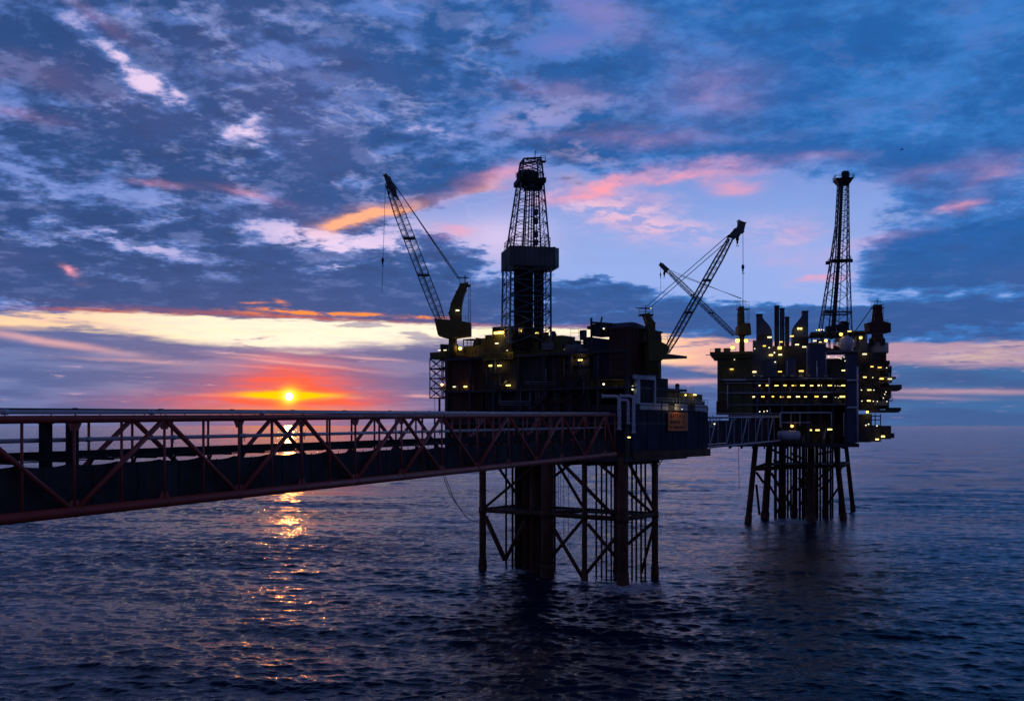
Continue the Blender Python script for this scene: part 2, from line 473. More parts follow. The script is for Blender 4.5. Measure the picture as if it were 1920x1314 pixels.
class MB:
    """collects boxes, bars, tubes and sheets; build() links them as ONE mesh object"""
    def __init__(self):
        self.v, self.f, self.mi, self.sm = [], [], [], []
        self.cur = 0

    def add(self, vs, fs, smooth=False):
        o = len(self.v)
        self.v += [tuple(p) for p in vs]
        for f in fs:
            self.f.append(tuple(i + o for i in f))
            self.mi.append(self.cur)
            self.sm.append(smooth)
        return self

    def hexa(self, p):
        """eight corners: bottom ring then top ring, both counter-clockwise from above"""
        return self.add(p, [(3, 2, 1, 0), (4, 5, 6, 7), (0, 1, 5, 4), (1, 2, 6, 5), (2, 3, 7, 6), (3, 0, 4, 7)])

    def box(self, c, s, rot=0.0):
        cx, cy, cz = c
        hx, hy, hz = s[0] / 2, s[1] / 2, s[2] / 2
        co, si = math.cos(rot), math.sin(rot)
        P = []
        for z in (-hz, hz):
            for x, y in ((-hx, -hy), (hx, -hy), (hx, hy), (-hx, hy)):
                P.append((cx + x * co - y * si, cy + x * si + y * co, cz + z))
        return self.hexa(P)

    def tube(self, a, b, r0, r1=None, n=8, cap=True):
        a, b = Vector(a), Vector(b)
        r1 = r0 if r1 is None else r1
        d = b - a
        if d.length < 1e-6:
            return self
        d.normalize()
        x = d.orthogonal().normalized()
        y = d.cross(x)
        ring = [(math.cos(2 * math.pi * i / n), math.sin(2 * math.pi * i / n)) for i in range(n)]
        vs = [a + (x * c + y * s) * r0 for c, s in ring] + [b + (x * c + y * s) * r1 for c, s in ring]
        self.add(vs, [(i, (i + 1) % n, (i + 1) % n + n, i + n) for i in range(n)], n > 6)
        if cap:
            o = len(self.v) - 2 * n
            self.f += [tuple(o + i for i in reversed(range(n))), tuple(o + n + i for i in range(n))]
            self.mi += [self.cur] * 2
            self.sm += [False] * 2
        return self

    def path(self, pts, r, n=8):
        """one bent tube through pts"""
        pts = [Vector(p) for p in pts]
        ref = None
        rings = []
        for i, p in enumerate(pts):
            d = (pts[min(i + 1, len(pts) - 1)] - pts[max(i - 1, 0)]).normalized()
            if ref is None:
                ref = d.orthogonal().normalized()
            ref = (ref - d * ref.dot(d)).normalized()
            y = d.cross(ref)
            rings.append([p + (ref * math.cos(2 * math.pi * k / n) + y * math.sin(2 * math.pi * k / n)) * r for k in range(n)])
        vs = [q for rg in rings for q in rg]
        fs = []
        for i in range(len(rings) - 1):
            for k in range(n):
                a, b = i * n + k, i * n + (k + 1) % n
                fs.append((a, b, b + n, a + n))
        self.add(vs, fs, True)
        m = (len(rings) - 1) * n
        return self.add([vs[k] for k in range(n)] + [vs[m + k] for k in range(n)], [tuple(reversed(range(n))), tuple(range(n, 2 * n))])

    def lathe(self, c, prof, n=24, smooth=True):
        """prof: list of (radius, z) from bottom to top"""
        cx, cy, cz = c
        vs, fs = [], []
        for r, z in prof:
            vs += [(cx + r * math.cos(2 * math.pi * k / n), cy + r * math.sin(2 * math.pi * k / n), cz + z) for k in range(n)]
        for i in range(len(prof) - 1):
            for k in range(n):
                a, b = i * n + k, i * n + (k + 1) % n
                fs.append((a, b, b + n, a + n))
        fs.append(tuple(reversed(range(n))))
        fs.append(tuple(range((len(prof) - 1) * n, len(prof) * n)))
        return self.add(vs, fs, smooth)

    def prism(self, poly, ext):
        """flat polygon (world points) pushed along ext"""
        n = len(poly)
        e = Vector(ext)
        vs = [Vector(p) for p in poly] + [Vector(p) + e for p in poly]
        return self.add(vs, [tuple(range(n)), tuple(reversed(range(n, 2 * n)))] + [(i, i + n, (i + 1) % n + n, (i + 1) % n) for i in range(n)])

    def build(self, name, mats, parent=None, props=None):
        base = Vector((0, 0, 0))
        o_par = parent
        while o_par is not None:
            base += o_par.location
            o_par = o_par.parent
        me = bpy.data.meshes.new(name)
        loc = Vector((0, 0, 0))
        if parent is None and self.v:
            xs = np.array(self.v)
            loc = Vector(((xs[:, 0].min() + xs[:, 0].max()) / 2, (xs[:, 1].min() + xs[:, 1].max()) / 2, xs[:, 2].min()))
        off = base + loc
        me.from_pydata([(p[0] - off.x, p[1] - off.y, p[2] - off.z) for p in self.v], [], self.f)
        for m in (mats if isinstance(mats, (list, tuple)) else [mats]):
            me.materials.append(m)
        me.polygons.foreach_set('material_index', self.mi)
        me.polygons.foreach_set('use_smooth', self.sm)
        bm_fix(me)
        o = bpy.data.objects.new(name, me)
        o.location = loc
        COL.objects.link(o)
        o.parent = parent
        for k, v in (props or {}).items():
            o[k] = v
        return o


import bmesh


def bm_fix(me):
    bm = bmesh.new()
    bm.from_mesh(me)
    bmesh.ops.recalc_face_normals(bm, faces=bm.faces)
    bm.to_mesh(me)
    bm.free()
    me.update()


def tag(o, label, cat, group=None):
    o['label'] = label
    o['category'] = cat
    if group:
        o['group'] = group
    return o


def thing(name, label, cat, loc=(0, 0, 0), group=None):
    o = bpy.data.objects.new(name, None)
    o.location = loc
    o.empty_display_size = 2.0
    COL.objects.link(o)
    return tag(o, label, cat, group)


def at(u, v, Y):
    """world point seen at photo pixel (u, v) at distance Y in front of the viewer"""
    return Vector(((u - HU) * Y / FPX, Y, EYE + (HV - v) * Y / FPX))


class Frame:
    """a building's own axes: t along its front, w into its depth, z up"""
    def __init__(self, ox, oy, ex, ey):
        self.o = (ox, oy)
        l = math.hypot(ex, ey)
        self.e1 = (ex / l, ey / l)
        self.e2 = (-ey / l, ex / l)
        self.rot = math.atan2(ey, ex)

    def t(self, u, w=0.0):
        k = (u - HU) / FPX
        return (k * (self.o[1] + self.e2[1] * w) - (self.o[0] + self.e2[0] * w)) / (self.e1[0] - k * self.e1[1])

    def xy(self, t, w):
        return (self.o[0] + self.e1[0] * t + self.e2[0] * w, self.o[1] + self.e1[1] * t + self.e2[1] * w)

    def P(self, t, w, z):
        return Vector(self.xy(t, w) + (z,))

    def z(self, u, v, w=0.0):
        return EYE + (HV - v) * self.xy(self.t(u, w), w)[1] / FPX

    def p(self, u, v, w=0.0):
        return self.P(self.t(u, w), w, self.z(u, v, w))

    def tbox(self, mb, t0, t1, w0, w1, z0, z1):
        return mb.hexa([self.P(t0, w0, z0), self.P(t1, w0, z0), self.P(t1, w1, z0), self.P(t0, w1, z0),
                        self.P(t0, w0, z1), self.P(t1, w0, z1), self.P(t1, w1, z1), self.P(t0, w1, z1)])

    def box(self, mb, u0, u1, v0, v1, w0, w1):
        um = (u0 + u1) / 2
        return self.tbox(mb, self.t(u0, w0), self.t(u1, w0), w0, w1, self.z(um, v1, w0), self.z(um, v0, w0))


def rail(mb, pts, h=1.1, step=1.6, r=0.045):
    """hand rail along a polyline"""
    for a, b in zip(pts[:-1], pts[1:]):
        a, b = Vector(a), Vector(b)
        n = max(1, int((b - a).length / step))
        for i in range(n + 1):
            p = a.lerp(b, i / n)
            mb.tube(p, p + Vector((0, 0, h)), r, n=4, cap=False)
        for k in (0.55, 1.0):
            mb.tube(a + Vector((0, 0, h * k)), b + Vector((0, 0, h * k)), r, n=4, cap=False)


def lattice(mb, base, top, bays, r_leg, r_br, x=True, ring=True, ratio=1.0):
    """four-legged (or more) braced tower between two rings of points"""
    n = len(base)
    base = [Vector(p) for p in base]
    top = [Vector(p) for p in top]
    ks = [0.0]
    for i in range(bays):
        ks.append(ks[-1] + ratio ** i)
    ks = [k / ks[-1] for k in ks]
    for i in range(n):
        mb.tube(base[i], top[i], r_leg, n=6)
    for b in range(bays):
        for i in range(n):
            j = (i + 1) % n
            a0, a1 = base[i].lerp(top[i], ks[b]), base[i].lerp(top[i], ks[b + 1])
            c0, c1 = base[j].lerp(top[j], ks[b]), base[j].lerp(top[j], ks[b + 1])
            if x:
                mb.tube(a0, c1, r_br, n=5, cap=False)
                mb.tube(c0, a1, r_br, n=5, cap=False)
            elif b % 2 == 0:
                mb.tube(a0, c1, r_br, n=5, cap=False)
            else:
                mb.tube(c0, a1, r_br, n=5, cap=False)
            if ring:
                mb.tube(a1, c1, r_br, n=5, cap=False)


# ---------------------------------------------------------------- materials
def paint(name, rgb, rough=0.55, wear=0.35, rust=0.25, scale=0.35, metal=0.0):
    """weathered painted steel: mottled paint, rust runs, uneven gloss"""
    m, q, b = mat_new(name)
    pos = q.n('ShaderNodeNewGeometry').outputs['Position']
    n1 = q.noise(pos, scale, 6.0, 0.6)
    n2 = q.noise(q.v('MULTIPLY', pos, (1.0, 1.0, 0.22)), scale * 2.6, 5.0, 0.6)
    c = q.mix(q.ss(n1, 0.35, 0.68, 0.0, wear), (*rgb, 1), (rgb[0] * 0.45, rgb[1] * 0.45, rgb[2] * 0.45, 1))
    c = q.mix(q.ss(n2, 0.56, 0.70, 0.0, rust), c, (0.16, 0.055, 0.022, 1))
    q.put(b.inputs['Base Color'], c)
    q.put(b.inputs['Roughness'], q.lin(n1, 0.3, 0.7, rough - 0.12, rough + 0.15))
    b.inputs['Metallic'].default_value = metal
    if rough > 0.5:
        b.inputs['Specular IOR Level'].default_value = 0.25
    return m


def glow(name, rgb, k):
    m, q, b = mat_new(name)
    b.inputs['Base Color'].default_value = (0.8, 0.75, 0.6, 1)
    b.inputs['Emission Color'].default_value = (*rgb, 1)
    b.inputs['Emission Strength'].default_value = k
    return m


M_RED = paint('red oxide steel', (0.55, 0.095, 0.065), 0.42, 0.3, 0.25)
M_RUST = paint('rusty jacket steel', (0.16, 0.075, 0.045), 0.7, 0.6, 0.6)
M_DARK = paint('dark grey steel', (0.085, 0.085, 0.09), 0.6, 0.5, 0.3)
M_BLACK = paint('black grating', (0.035, 0.035, 0.038), 0.7, 0.4, 0.2)
M_GREY = paint('grey painted steel', (0.24, 0.25, 0.27), 0.5, 0.4, 0.3)
M_WHITE = paint('off white cladding', (0.62, 0.63, 0.62), 0.45, 0.25, 0.2)
M_PIPE = paint('galvanised pipe', (0.78, 0.80, 0.84), 0.3, 0.25, 0.06)
M_YEL = paint('yellow painted steel', (0.50, 0.34, 0.03), 0.5, 0.4, 0.35)
M_OLIVE = paint('olive painted steel', (0.19, 0.17, 0.06), 0.55, 0.4, 0.35)
M_BROWN = paint('brown cladding', (0.15, 0.07, 0.05), 0.6, 0.5, 0.3)
M_BLUE = paint('blue grey panels', (0.09, 0.12, 0.20), 0.5, 0.4, 0.15)
M_CLAD = paint('weathered dark cladding sheet', (0.060, 0.055, 0.060), 0.7, 0.6, 0.5, 0.6)
M_NAVY = paint('dark blue wall panels', (0.038, 0.042, 0.075), 0.8, 0.4, 0.3)
M_TRUSS = paint('light blue grey truss paint', (0.70, 0.78, 0.88), 0.45, 0.3, 0.12)
M_ROPE = paint('steel wire rope', (0.06, 0.06, 0.065), 0.6, 0.2, 0.1)
M_ORANGE = paint('orange sign board', (0.92, 0.26, 0.03), 0.5, 0.3, 0.15)
M_GRP = paint('white radome shell', (0.66, 0.68, 0.70), 0.35, 0.12, 0.03)
M_INK = paint('black sign lettering', (0.02, 0.02, 0.02), 0.6, 0.1, 0.0)
M_LAMP = glow('sodium lamp glass', (1.0, 0.62, 0.10), 3.0)
M_STRIP = glow('warm tube lamp glass', (1.0, 0.68, 0.17), 2.7)
M_STRIP_PALE = glow('pale tube lamp glass', (1.0, 0.80, 0.36), 2.2)
M_STRIP_DEEP = glow('amber tube lamp glass', (1.0, 0.58, 0.10), 2.2)
M_COOL = glow('white lamp glass', (1.0, 0.88, 0.55), 1.6)
M_ORNG = glow('orange lamp glass', (1.0, 0.42, 0.08), 3.4)


# ---------------------------------------------------------------- the long pipe bridge in the foreground
def build_bridge():
    B = Frame(-38.02, 74.0, 0.4614, 0.8872)
    W = 4.0
    zt = lambda s: 30.40 + 0.0123 * s
    zb = lambda s: 22.98 + 0.0137 * s
    S0, S1 = -59.0, 123.5
    zm0 = lambda s: 27.25 + 0.0055 * s
    root = thing('pipe_bridge', 'long rust red truss bridge carrying pipes across the left foreground', 'bridge', tuple(B.xy(32, 2)) + (23.0,))
    for w in (0.0, W):
        mb = MB()
        mb.tube(B.P(S0, w, zt(S0)), B.P(S1, w, zt(S1)), 0.31, n=16)
        for s in np.arange(S0, S1, 9.36):
            mb.tube(B.P(s, w, zt(s)), B.P(s + 0.16, w, zt(s)), 0.335, n=16)
        mb.build('top_chord', M_RED, root)
        mb = MB()
        mb.tube(B.P(S0, w, zb(S0)), B.P(S1, w, zb(S1)), 0.43, n=16)
        for s in np.arange(S0, S1, 9.36):
            mb.tube(B.P(s, w, zb(s)), B.P(s + 0.2, w, zb(s)), 0.455, n=16)
        mb.build('bottom_chord', M_RED, root)
        node = lambda j: 15.8 + 9.36 * j
        segs = []
        for j in range(-8, 12):
            a, b = node(j), min(node(j + 1), S1)
            if j < 4:
                segs.append((a, b, j % 2 == 0))
            elif j == 4:
                segs += [(a, b, True), (a, b, False)]
            else:
                segs.append((a, b, j % 2 == 1))
        for a, b, down in segs:
            mb = MB()
            if down:
                mb.tube(B.P(a, w, zt(a)), B.P(b, w, zb(b)), 0.23, n=10)
            else:
                mb.tube(B.P(a, w, zb(a)), B.P(b, w, zt(b)), 0.23, n=10)
            mb.build('diagonal_brace', M_RED, root)
        for s in np.arange(15.8 - 4.68 * 14, S1, 4.68):
            if s < S0:
                continue
            mb = MB()
            mb.tube(B.P(s, w, zb(s)), B.P(s, w, zt(s)), 0.125, n=8)
            mb.build('vertical_post', M_RED, root)
    for j in range(-2, 12):                                  # gusset plates at the near joints
        s = 15.8 + 9.36 * j
        for z, sg in ((zt(s), -1), (zb(s), 1)):
            mb = MB()
            mb.prism([B.P(s - .75, -.04, z + sg * .2), B.P(s + .75, -.04, z + sg * .2), B.P(s + .35, -.04, z + sg * .95), B.P(s - .35, -.04, z + sg * .95)], B.P(0, .08, 0) - B.P(0, 0, 0))
            mb.build('gusset_plate', M_RED, root)
    mb = MB()                                                # cable tray with its cables on the near side
    for k, w in enumerate((0.36, 0.45, 0.53)):
        mb.path([B.P(s, w, zm0(s) + .06 * k + .03 * math.sin(s * (1.1 + .3 * k))) for s in np.arange(S0, S1, 1.17)], .05, 5)
    mb.tube(B.P(S0, .45, zm0(S0) - .12), B.P(S1, .45, zm0(S1) - .12), .06, n=4)
    mb.build('cable_tray', M_BLACK, root)
    # side cladding: sheets that sag a little between the posts
    mb = MB()
    for s in np.arange(15.8 - 4.68 * 14, S1 - 2, 4.68):
        top = [(s + 4.68 * k / 8, 26.92 + 0.0052 * s - (0.20 + 0.06 * math.sin(s)) * math.sin(math.pi * k / 8) ** 0.7) for k in range(9)]
        poly = [B.P(s, 0.62, zb(s) + 0.1), B.P(s + 4.66, 0.62, zb(s) + 0.1)] + [B.P(min(q, s + 4.66), 0.62, z) for q, z in reversed(top)]
        e = B.e2
        mb.prism(poly, (e[0] * 0.05, e[1] * 0.05, 0))
        mb.tube(B.P(s + 2.3, 0.58, zb(s) + 0.3), B.P(s + 2.3, 0.58, zb(s) + 3.6), 0.05, n=4)
    mb.build('side_cladding', M_CLAD, root)
    mb = MB()
    B.tbox(mb, S0, S1, 0.7, W - 0.3, 23.2 + 0.0, 23.3)
    mb2 = MB()
    n = 40
    for i in range(n):
        a, b = S0 + (S1 - S0) * i / n, S0 + (S1 - S0) * (i + 1) / n - 0.05
        mb2.hexa([B.P(a, 0.7, zb(a) + 0.2), B.P(b, 0.7, zb(b) + 0.2), B.P(b, W - 0.35, zb(b) + 0.2), B.P(a, W - 0.35, zb(a) + 0.2),
                  B.P(a, 0.7, zb(a) + 0.3), B.P(b, 0.7, zb(b) + 0.3), B.P(b, W - 0.35, zb(b) + 0.3), B.P(a, W - 0.35, zb(a) + 0.3)])
    mb2.build('walkway_floor', M_BLACK, root)
    zm = lambda s: 27.50 + 0.0070 * s
    mb = MB()
    a, b = S0, S1
    mb.hexa([B.P(a, 3.3, zm(a) - .3), B.P(b, 3.3, zm(b) - .3), B.P(b, 3.6, zm(b) - .3), B.P(a, 3.6, zm(a) - .3),
             B.P(a, 3.3, zm(a) + .3), B.P(b, 3.3, zm(b) + .3), B.P(b, 3.6, zm(b) + .3), B.P(a, 3.6, zm(a) + .3)])
    for s in np.arange(15.8 - 4.68 * 14, S1, 4.68):        # brackets that carry the beam
        mb.tube(B.P(s, 3.45, zm(s) - .3), B.P(s, W, zm(s) - 1.3), 0.12, n=5)
        mb.tube(B.P(s, 1.0, zm(s) - .42), B.P(s, 3.5, zm(s) - .42), 0.14, n=5)
    mb.build('deck_beam', M_BLACK, root)
    for (w, z0, sl, r, s1, mt, clamp) in ((2.4, 28.75, 0.0066, 0.18, S1, M_PIPE, 9.36), (0.1, 30.98, 0.0098, 0.17, 121.0, M_PIPE, 14.04), (W, 31.24, 0.0085, 0.10, S1, M_DARK, 9.36), (1.0, 31.03, 0.0080, 0.07, S1, M_DARK, 4.68)):
        mb = MB()
        mb.tube(B.P(S0, w, z0 + sl * S0), B.P(s1, w, z0 + sl * s1), r, n=14)
        for s in np.arange(S0 + 3, s1, clamp):
            mb.tube(B.P(s, w, z0 + sl * s), B.P(s + 0.5, w, z0 + sl * s), r + 0.05, n=10)
            mb.tube(B.P(s + .25, w, z0 + sl * s), B.P(s + .25, w, z0 + sl * s - 0.55), 0.05, n=5)
        mb.build('carried_pipe', mt, root)
    for u in (85.5, 135.5):
        t = B.t(u, 1.5)
        mb = MB()
        B.tbox(mb, t - 0.32, t + 0.40, 1.2, 1.9, zb(t) + 0.3, zt(t) + 0.1)
        B.tbox(mb, t - 0.42, t + 0.50, 1.12, 1.98, zt(t) - 0.35, zt(t) - 0.1)
        mb.build('pipe_support_post', M_BLACK, root)


build_bridge()


# light grey pipes that turn down from the bridge onto the platform
def riser(pts_px, Y, r, label):
    pts = []
    P = [at(u, v, Y) for u, v in pts_px]
    for i, p in enumerate(P):
        if 0 < i < len(P) - 1:
            a, b = P[i - 1], P[i + 1]
            d1, d2 = (a - p).normalized(), (b - p).normalized()
            k = min(r * 2.6, (a - p).length * .45, (b - p).length * .45)
            q0, q1 = p + d1 * k, p + d2 * k
            for j in range(7):
                s = j / 6
                pts.append(q0 * (1 - s) ** 2 + p * 2 * s * (1 - s) + q1 * s * s)
        else:
            pts.append(p)
    mb = MB()
    mb.path(pts, r, 14)
    for i in (0, -1):
        a, b = pts[i], pts[1 if i == 0 else -2]
        mb.tube(a, a + (b - a).normalized() * 0.25, r * 1.45, n=14)
    for k in range(2, 5):
        q = P[-2].lerp(P[-1], k / 5)
        mb.tube(q, q + Vector((0, 0, 0.18)), r * 1.3, n=14)
    o = mb.build('bent_pipe', M_PIPE)
    tag(o, label, 'pipe', 'pale bent pipes at the end of the bridge')


riser([(1128, 743), (1161, 743), (1161, 806)], 183.6, 0.33, 'pale thick pipe bending down where the red bridge ends, first and longest bend')
riser([(1162, 742.5), (1188, 742.5), (1188, 812)], 185.2, 0.30, 'pale pipe bending down beside the dark wall with the orange sign, last of three')
riser([(1162, 750), (1178, 750), (1178, 795)], 184.6, 0.24, 'thin pale pipe with a tight bend between its two thicker neighbours')


# ---------------------------------------------------------------- the short pale bridge between the platforms
def build_link():
    B = Frame(46.8, 236.0, 33.2, 61.0)
    L, W, n = 69.0, 3.2, 5
    zt = lambda s: 31.75 + 0.0110 * s
    zb = lambda s: 24.75 + 0.0090 * s
    root = thing('link_bridge', 'short pale blue truss bridge joining the two platforms', 'bridge', tuple(B.xy(L / 2, 1.5)) + (24.9,))
    for w in (0, W):
        for nm, f in (('top_chord', zt), ('bottom_chord', zb)):
            mb = MB()
            mb.tube(B.P(0, w, f(0)), B.P(L, w, f(L)), 0.26, n=12)
            mb.build(nm, M_TRUSS, root)
        p = L / n
        for k in range(n):
            mb = MB()
            mb.tube(B.P(k * p, w, zb(k * p)), B.P(k * p + 0.40 * p, w, zt(k * p + 0.4 * p)), 0.15, n=8)
            mb.build('diagonal_brace', M_TRUSS, root)
            for f in (0.0, 0.5):
                mb = MB()
                s = k * p + f * p
                mb.tube(B.P(s, w, zb(s)), B.P(s, w, zt(s)), 0.07, n=6)
                mb.build('vertical_post', M_TRUSS, root)
    mb = MB()
    for k in range(n * 2):
        a, b = k * L / (n * 2), (k + 1) * L / (n * 2) - 0.06
        for f0, f1, w0, w1 in ((0.3, 0.42, 0.3, W - 0.3), (0.5, 6.3, W - 0.45, W - 0.38)):
            mb.hexa([B.P(a, w0, zb(a) + f0), B.P(b, w0, zb(b) + f0), B.P(b, w1, zb(b) + f0), B.P(a, w1, zb(a) + f0),
                     B.P(a, w0, zb(a) + f1), B.P(b, w0, zb(b) + f1), B.P(b, w1, zb(b) + f1), B.P(a, w1, zb(a) + f1)])
    mb.build('walkway_cladding', M_NAVY, root)
    mb = MB()
    rail(mb, [B.P(1, 0.25, zt(1)), B.P(L - 1, 0.25, zt(L - 1))], 1.1, 2.5, 0.05)
    mb.build('railing', M_TRUSS, root)


build_link()


def rope(pts, r, name, label, cat, group=None):
    """sagging line through a few points, smoothed"""
    P = [Vector(p) for p in pts]
    P = [P[0]] + P + [P[-1]]
    out = []
    for i in range(1, len(P) - 2):
        for k in range(8):
            s = k / 8
            a, b, c, d = P[i - 1], P[i], P[i + 1], P[i + 2]
            out.append(0.5 * ((2 * b) + (c - a) * s + (2 * a - 5 * b + 4 * c - d) * s * s + (-a + 3 * b - 3 * c + d) * s ** 3))
    out.append(P[-1])
    mb = MB()
    mb.path(out, r, 6)
    return tag(mb.build(name, M_ROPE), label, cat, group)


rope([at(832, 894, 137), at(846, 930, 152), at(868, 957, 172), at(888, 965, 190), at(904, 950, 205.8)], 0.055, 'hanging_cable', 'loose dark cable sagging from the bridge to the jacket leg, upper of two', 'cable', 'cables drooping under the bridge')
rope([at(835, 893, 138), at(853, 938, 154), at(874, 968, 174), at(892, 977, 192), at(904, 969, 205.8)], 0.055, 'hanging_cable', 'loose dark cable sagging from the bridge to the jacket leg, lower of two', 'cable', 'cables drooping under the bridge')
rope([at(1385, 834, 262), at(1385.3, 880, 262), at(1386, 918, 262)], 0.06, 'hanging_rope', 'thin rope hanging straight down from the short pale bridge', 'rope')


# ---------------------------------------------------------------- the nearer platform
F1 = Frame(-6.1, 208.0, 0.8, -0.6)
KT = 35.0                                            # its near corner along the front
FS = Frame(*F1.xy(KT, 0.0), 0.6, 0.8)                # the side that runs away to the right
rnd = random.Random(11)
M_TRUSS_D = paint('dark blue green derrick paint', (0.16, 0.26, 0.30), 0.4, 0.3, 0.12)
M_GREY_D = paint('dull grey green windwall sheet', (0.15, 0.17, 0.16), 0.5, 0.35, 0.2)


def part(root, name, mat, fn):
    mb = MB()
    fn(mb)
    return mb.build(name, mat, root)


def build_platform_one():
    root = thing('oil_platform', 'nearer dark oil platform with the drilling derrick, at the end of the long red bridge', 'oil platform', tuple(F1.xy(17, 8)) + (0.0,))
    ZD = 24.0
    # jacket
    for u, w, r in ((905, 0, .72), (1026, 0, 1.25), (1096, 0, .52), (1168, 0, 1.02), (975, 12.5, 1.1), (993, 11, 1.1), (1228, 12.5, .64), (1158, 12.5, .8)):
        x, y = F1.xy(F1.t(u, w), w)
        part(root, 'jacket_leg', M_RUST, lambda mb: (mb.tube((x, y, -8), (x, y, ZD), r, n=14), mb.lathe((x, y, -3), [(r + .05, 0), (r + .16, 2.6), (r + .2, 3.6), (r + .1, 4.4), (r + .15, 4.9), (r, 5.4)], 12), mb.tube((x, y, 11.6), (x, y, 13.0), r + .1, n=14)))
    for u, w, r in ((949, 8, .22), (961, 8, .24), (1008, 6, .42), (1040, 9, .24), (1118, 7, .19), (1128, 7, .19), (1137, 7, .19), (1146, 7, .17), (1155, 7, .2), (1185, 9, .2), (1193, 9, .2), (1202, 9, .2), (1210, 9, .2),
                    (983, 4, .3), (1017, 8, .3), (1001, 3, .8), (1012, 9, .85), (968.5, 9, .4), (1033, 7, .3), (986, 14, .9)):
        x, y = F1.xy(F1.t(u, w), w)
        part(root, 'conductor_pipe', M_RUST, lambda mb: mb.tube((x, y, -8), (x, y, ZD), r, n=8))
    for u0, v0, u1, v1, w, r in ((908, 952, 1022, 856, 0, .28), (925, 862, 985, 950, 12, .3), (910, 968, 947, 1050, 0, .5), (985, 975, 947, 1050, 0, .4), (1035, 985, 1092, 1082, 0, .38), (1092, 975, 1034, 1044, 0, .34),
                                 (1045, 868, 1096, 955, 6, .32), (1054, 868, 1150, 966, 0, .38), (1120, 866, 1166, 906, 0, .3), (1178, 866, 1228, 958, 8, .36), (1178, 922, 1228, 966, 12, .32), (1102, 982, 1160, 1050, 0, .36),
                                 (1160, 1000, 1098, 1076, 0, .36), (1228, 976, 1172, 1024, 12, .34), (1226, 985, 1203, 1072, 12, .3), (1038, 894, 1076, 864, 12, .3), (1003, 900, 1024, 870, 5, .25)):
        part(root, 'jacket_brace', M_RUST, lambda mb: mb.tube(F1.p(u0, v0, w), F1.p(u1, v1, w), r, n=10))
    ta, tc = F1.t(905, 0), F1.t(1168, 0)
    tb = F1.t(1228, 12.5)
    tq = F1.t(971, 12.5)
    for z, r in ((12.3, .48),):
        for a, b in (((ta, 0), (tc, 0)), ((tq, 12.5), (tb, 12.5)), ((ta, 0), (tq, 12.5)), ((tc, 0), (tb, 12.5)), ((17, 0), (17, 12.5))):
            part(root, 'jacket_girder', M_RUST, lambda mb: mb.tube(F1.P(a[0], a[1], z), F1.P(b[0], b[1], z), r, n=10))
    part(root, 'jacket_walkway', M_BLACK, lambda mb: (F1.tbox(mb, ta, 16, 0.6, 12, 12.2, 12.45), F1.tbox(mb, 16.1, tc, 0.4, 2.6, 12.2, 12.45), F1.tbox(mb, 20, tc, 9.5, 12.2, 12.2, 12.45),
                                                      rail(mb, [F1.P(ta, .2, 12.45), F1.P(tc, .2, 12.45)], 1.1, 2.2, .04)))
    for u, v0, v1 in ((1047, 868, 950), (1051, 868, 957), (1057, 868, 1004), (1066, 868, 1000)):
        part(root, 'caisson_line', M_ROPE, lambda mb: mb.tube(F1.p(u, v0, 5), F1.p(u, v1, 5), .045, n=5))
    # decks
    tl = F1.t(834, 0)
    for z, th, w0 in ((ZD, .9, -.8), (30.6, .5, -.4), (37.4, .5, -.3), (44.3, .5, -.3)):
        part(root, 'deck', M_DARK, lambda mb: F1.tbox(mb, tl, KT - .05, w0, 24, z - th, z))
    part(root, 'deck_girder', M_RUST, lambda mb: [F1.tbox(mb, tl + 1 + i * 4.3, tl + 1.4 + i * 4.3, -.6, 22, ZD - 1.9, ZD - .92) for i in range(10)])
    for i in range(8):
        t = tl + .3 + i * (KT - tl - 1) / 7
        part(root, 'deck_column', M_DARK, lambda mb: F1.tbox(mb, t, t + .6, -.1, .5, ZD, 43.7))
    # modules (left, right, top, bottom edges in the picture; depth from the front)
    mods = [(834, 868, 668, 846, .7, 20, M_BROWN), (868.3, 905, 670, 846, .9, 20, M_BROWN), (905.4, 964, 677, 847, 1.6, 21, M_DARK), (964.4, 1049, 666, 848, 1.1, 20, M_DARK), (1049.5, 1107, 692, 849, 2.2, 21, M_DARK),
            (1050, 1105, 668, 691, 4.2, 18, M_DARK), (806, 834, 660, 671, .2, 8, M_OLIVE), (836, 868, 655, 667.5, 3, 17, M_OLIVE), (868.5, 902, 648, 669.5, 4, 16, M_OLIVE), (902.5, 909, 634, 669, 4, 13, M_OLIVE),
            (909.4, 959, 627, 667, 4.2, 16, M_OLIVE), (923, 966, 612, 626.7, 6, 16, M_DARK), (959.5, 1040, 641, 665, 5, 16, M_OLIVE), (1040.4, 1054, 629, 665, 5.2, 10, M_OLIVE), (1018, 1038, 629, 640.7, 9, 15, M_OLIVE),
            (1054.4, 1068, 646, 667, 5.5, 12, M_DARK), (1093, 1107, 632, 667, 6, 14, M_DARK)]
    for u0, u1, v0, v1, w0, w1, m in mods:
        def f(mb):
            F1.box(mb, u0, u1, v0, v1, w0, w1)
            n = max(2, int((u1 - u0) / 4))
            for i in range(1, n):                    # stiffening ribs on the wall
                u = u0 + (u1 - u0) * i / n
                t = F1.t(u, w0)
                F1.tbox(mb, t - .06, t + .06, w0 - .09, w0 + .02, F1.z(u, v1, w0) + .1, F1.z(u, v0, w0) - .1)
        part(root, 'module', m, f)
    part(root, 'wall_panel', M_GREY, lambda mb: F1.box(mb, 1016, 1037, 643, 655, 4.5, 4.9))
    part(root, 'chute', M_OLIVE, lambda mb: mb.prism([F1.p(u, v, 6) for u, v in ((884, 655), (889, 637), (893, 633), (899, 636), (897, 655))], F1.P(0, 3, 0) - F1.P(0, 0, 0)))
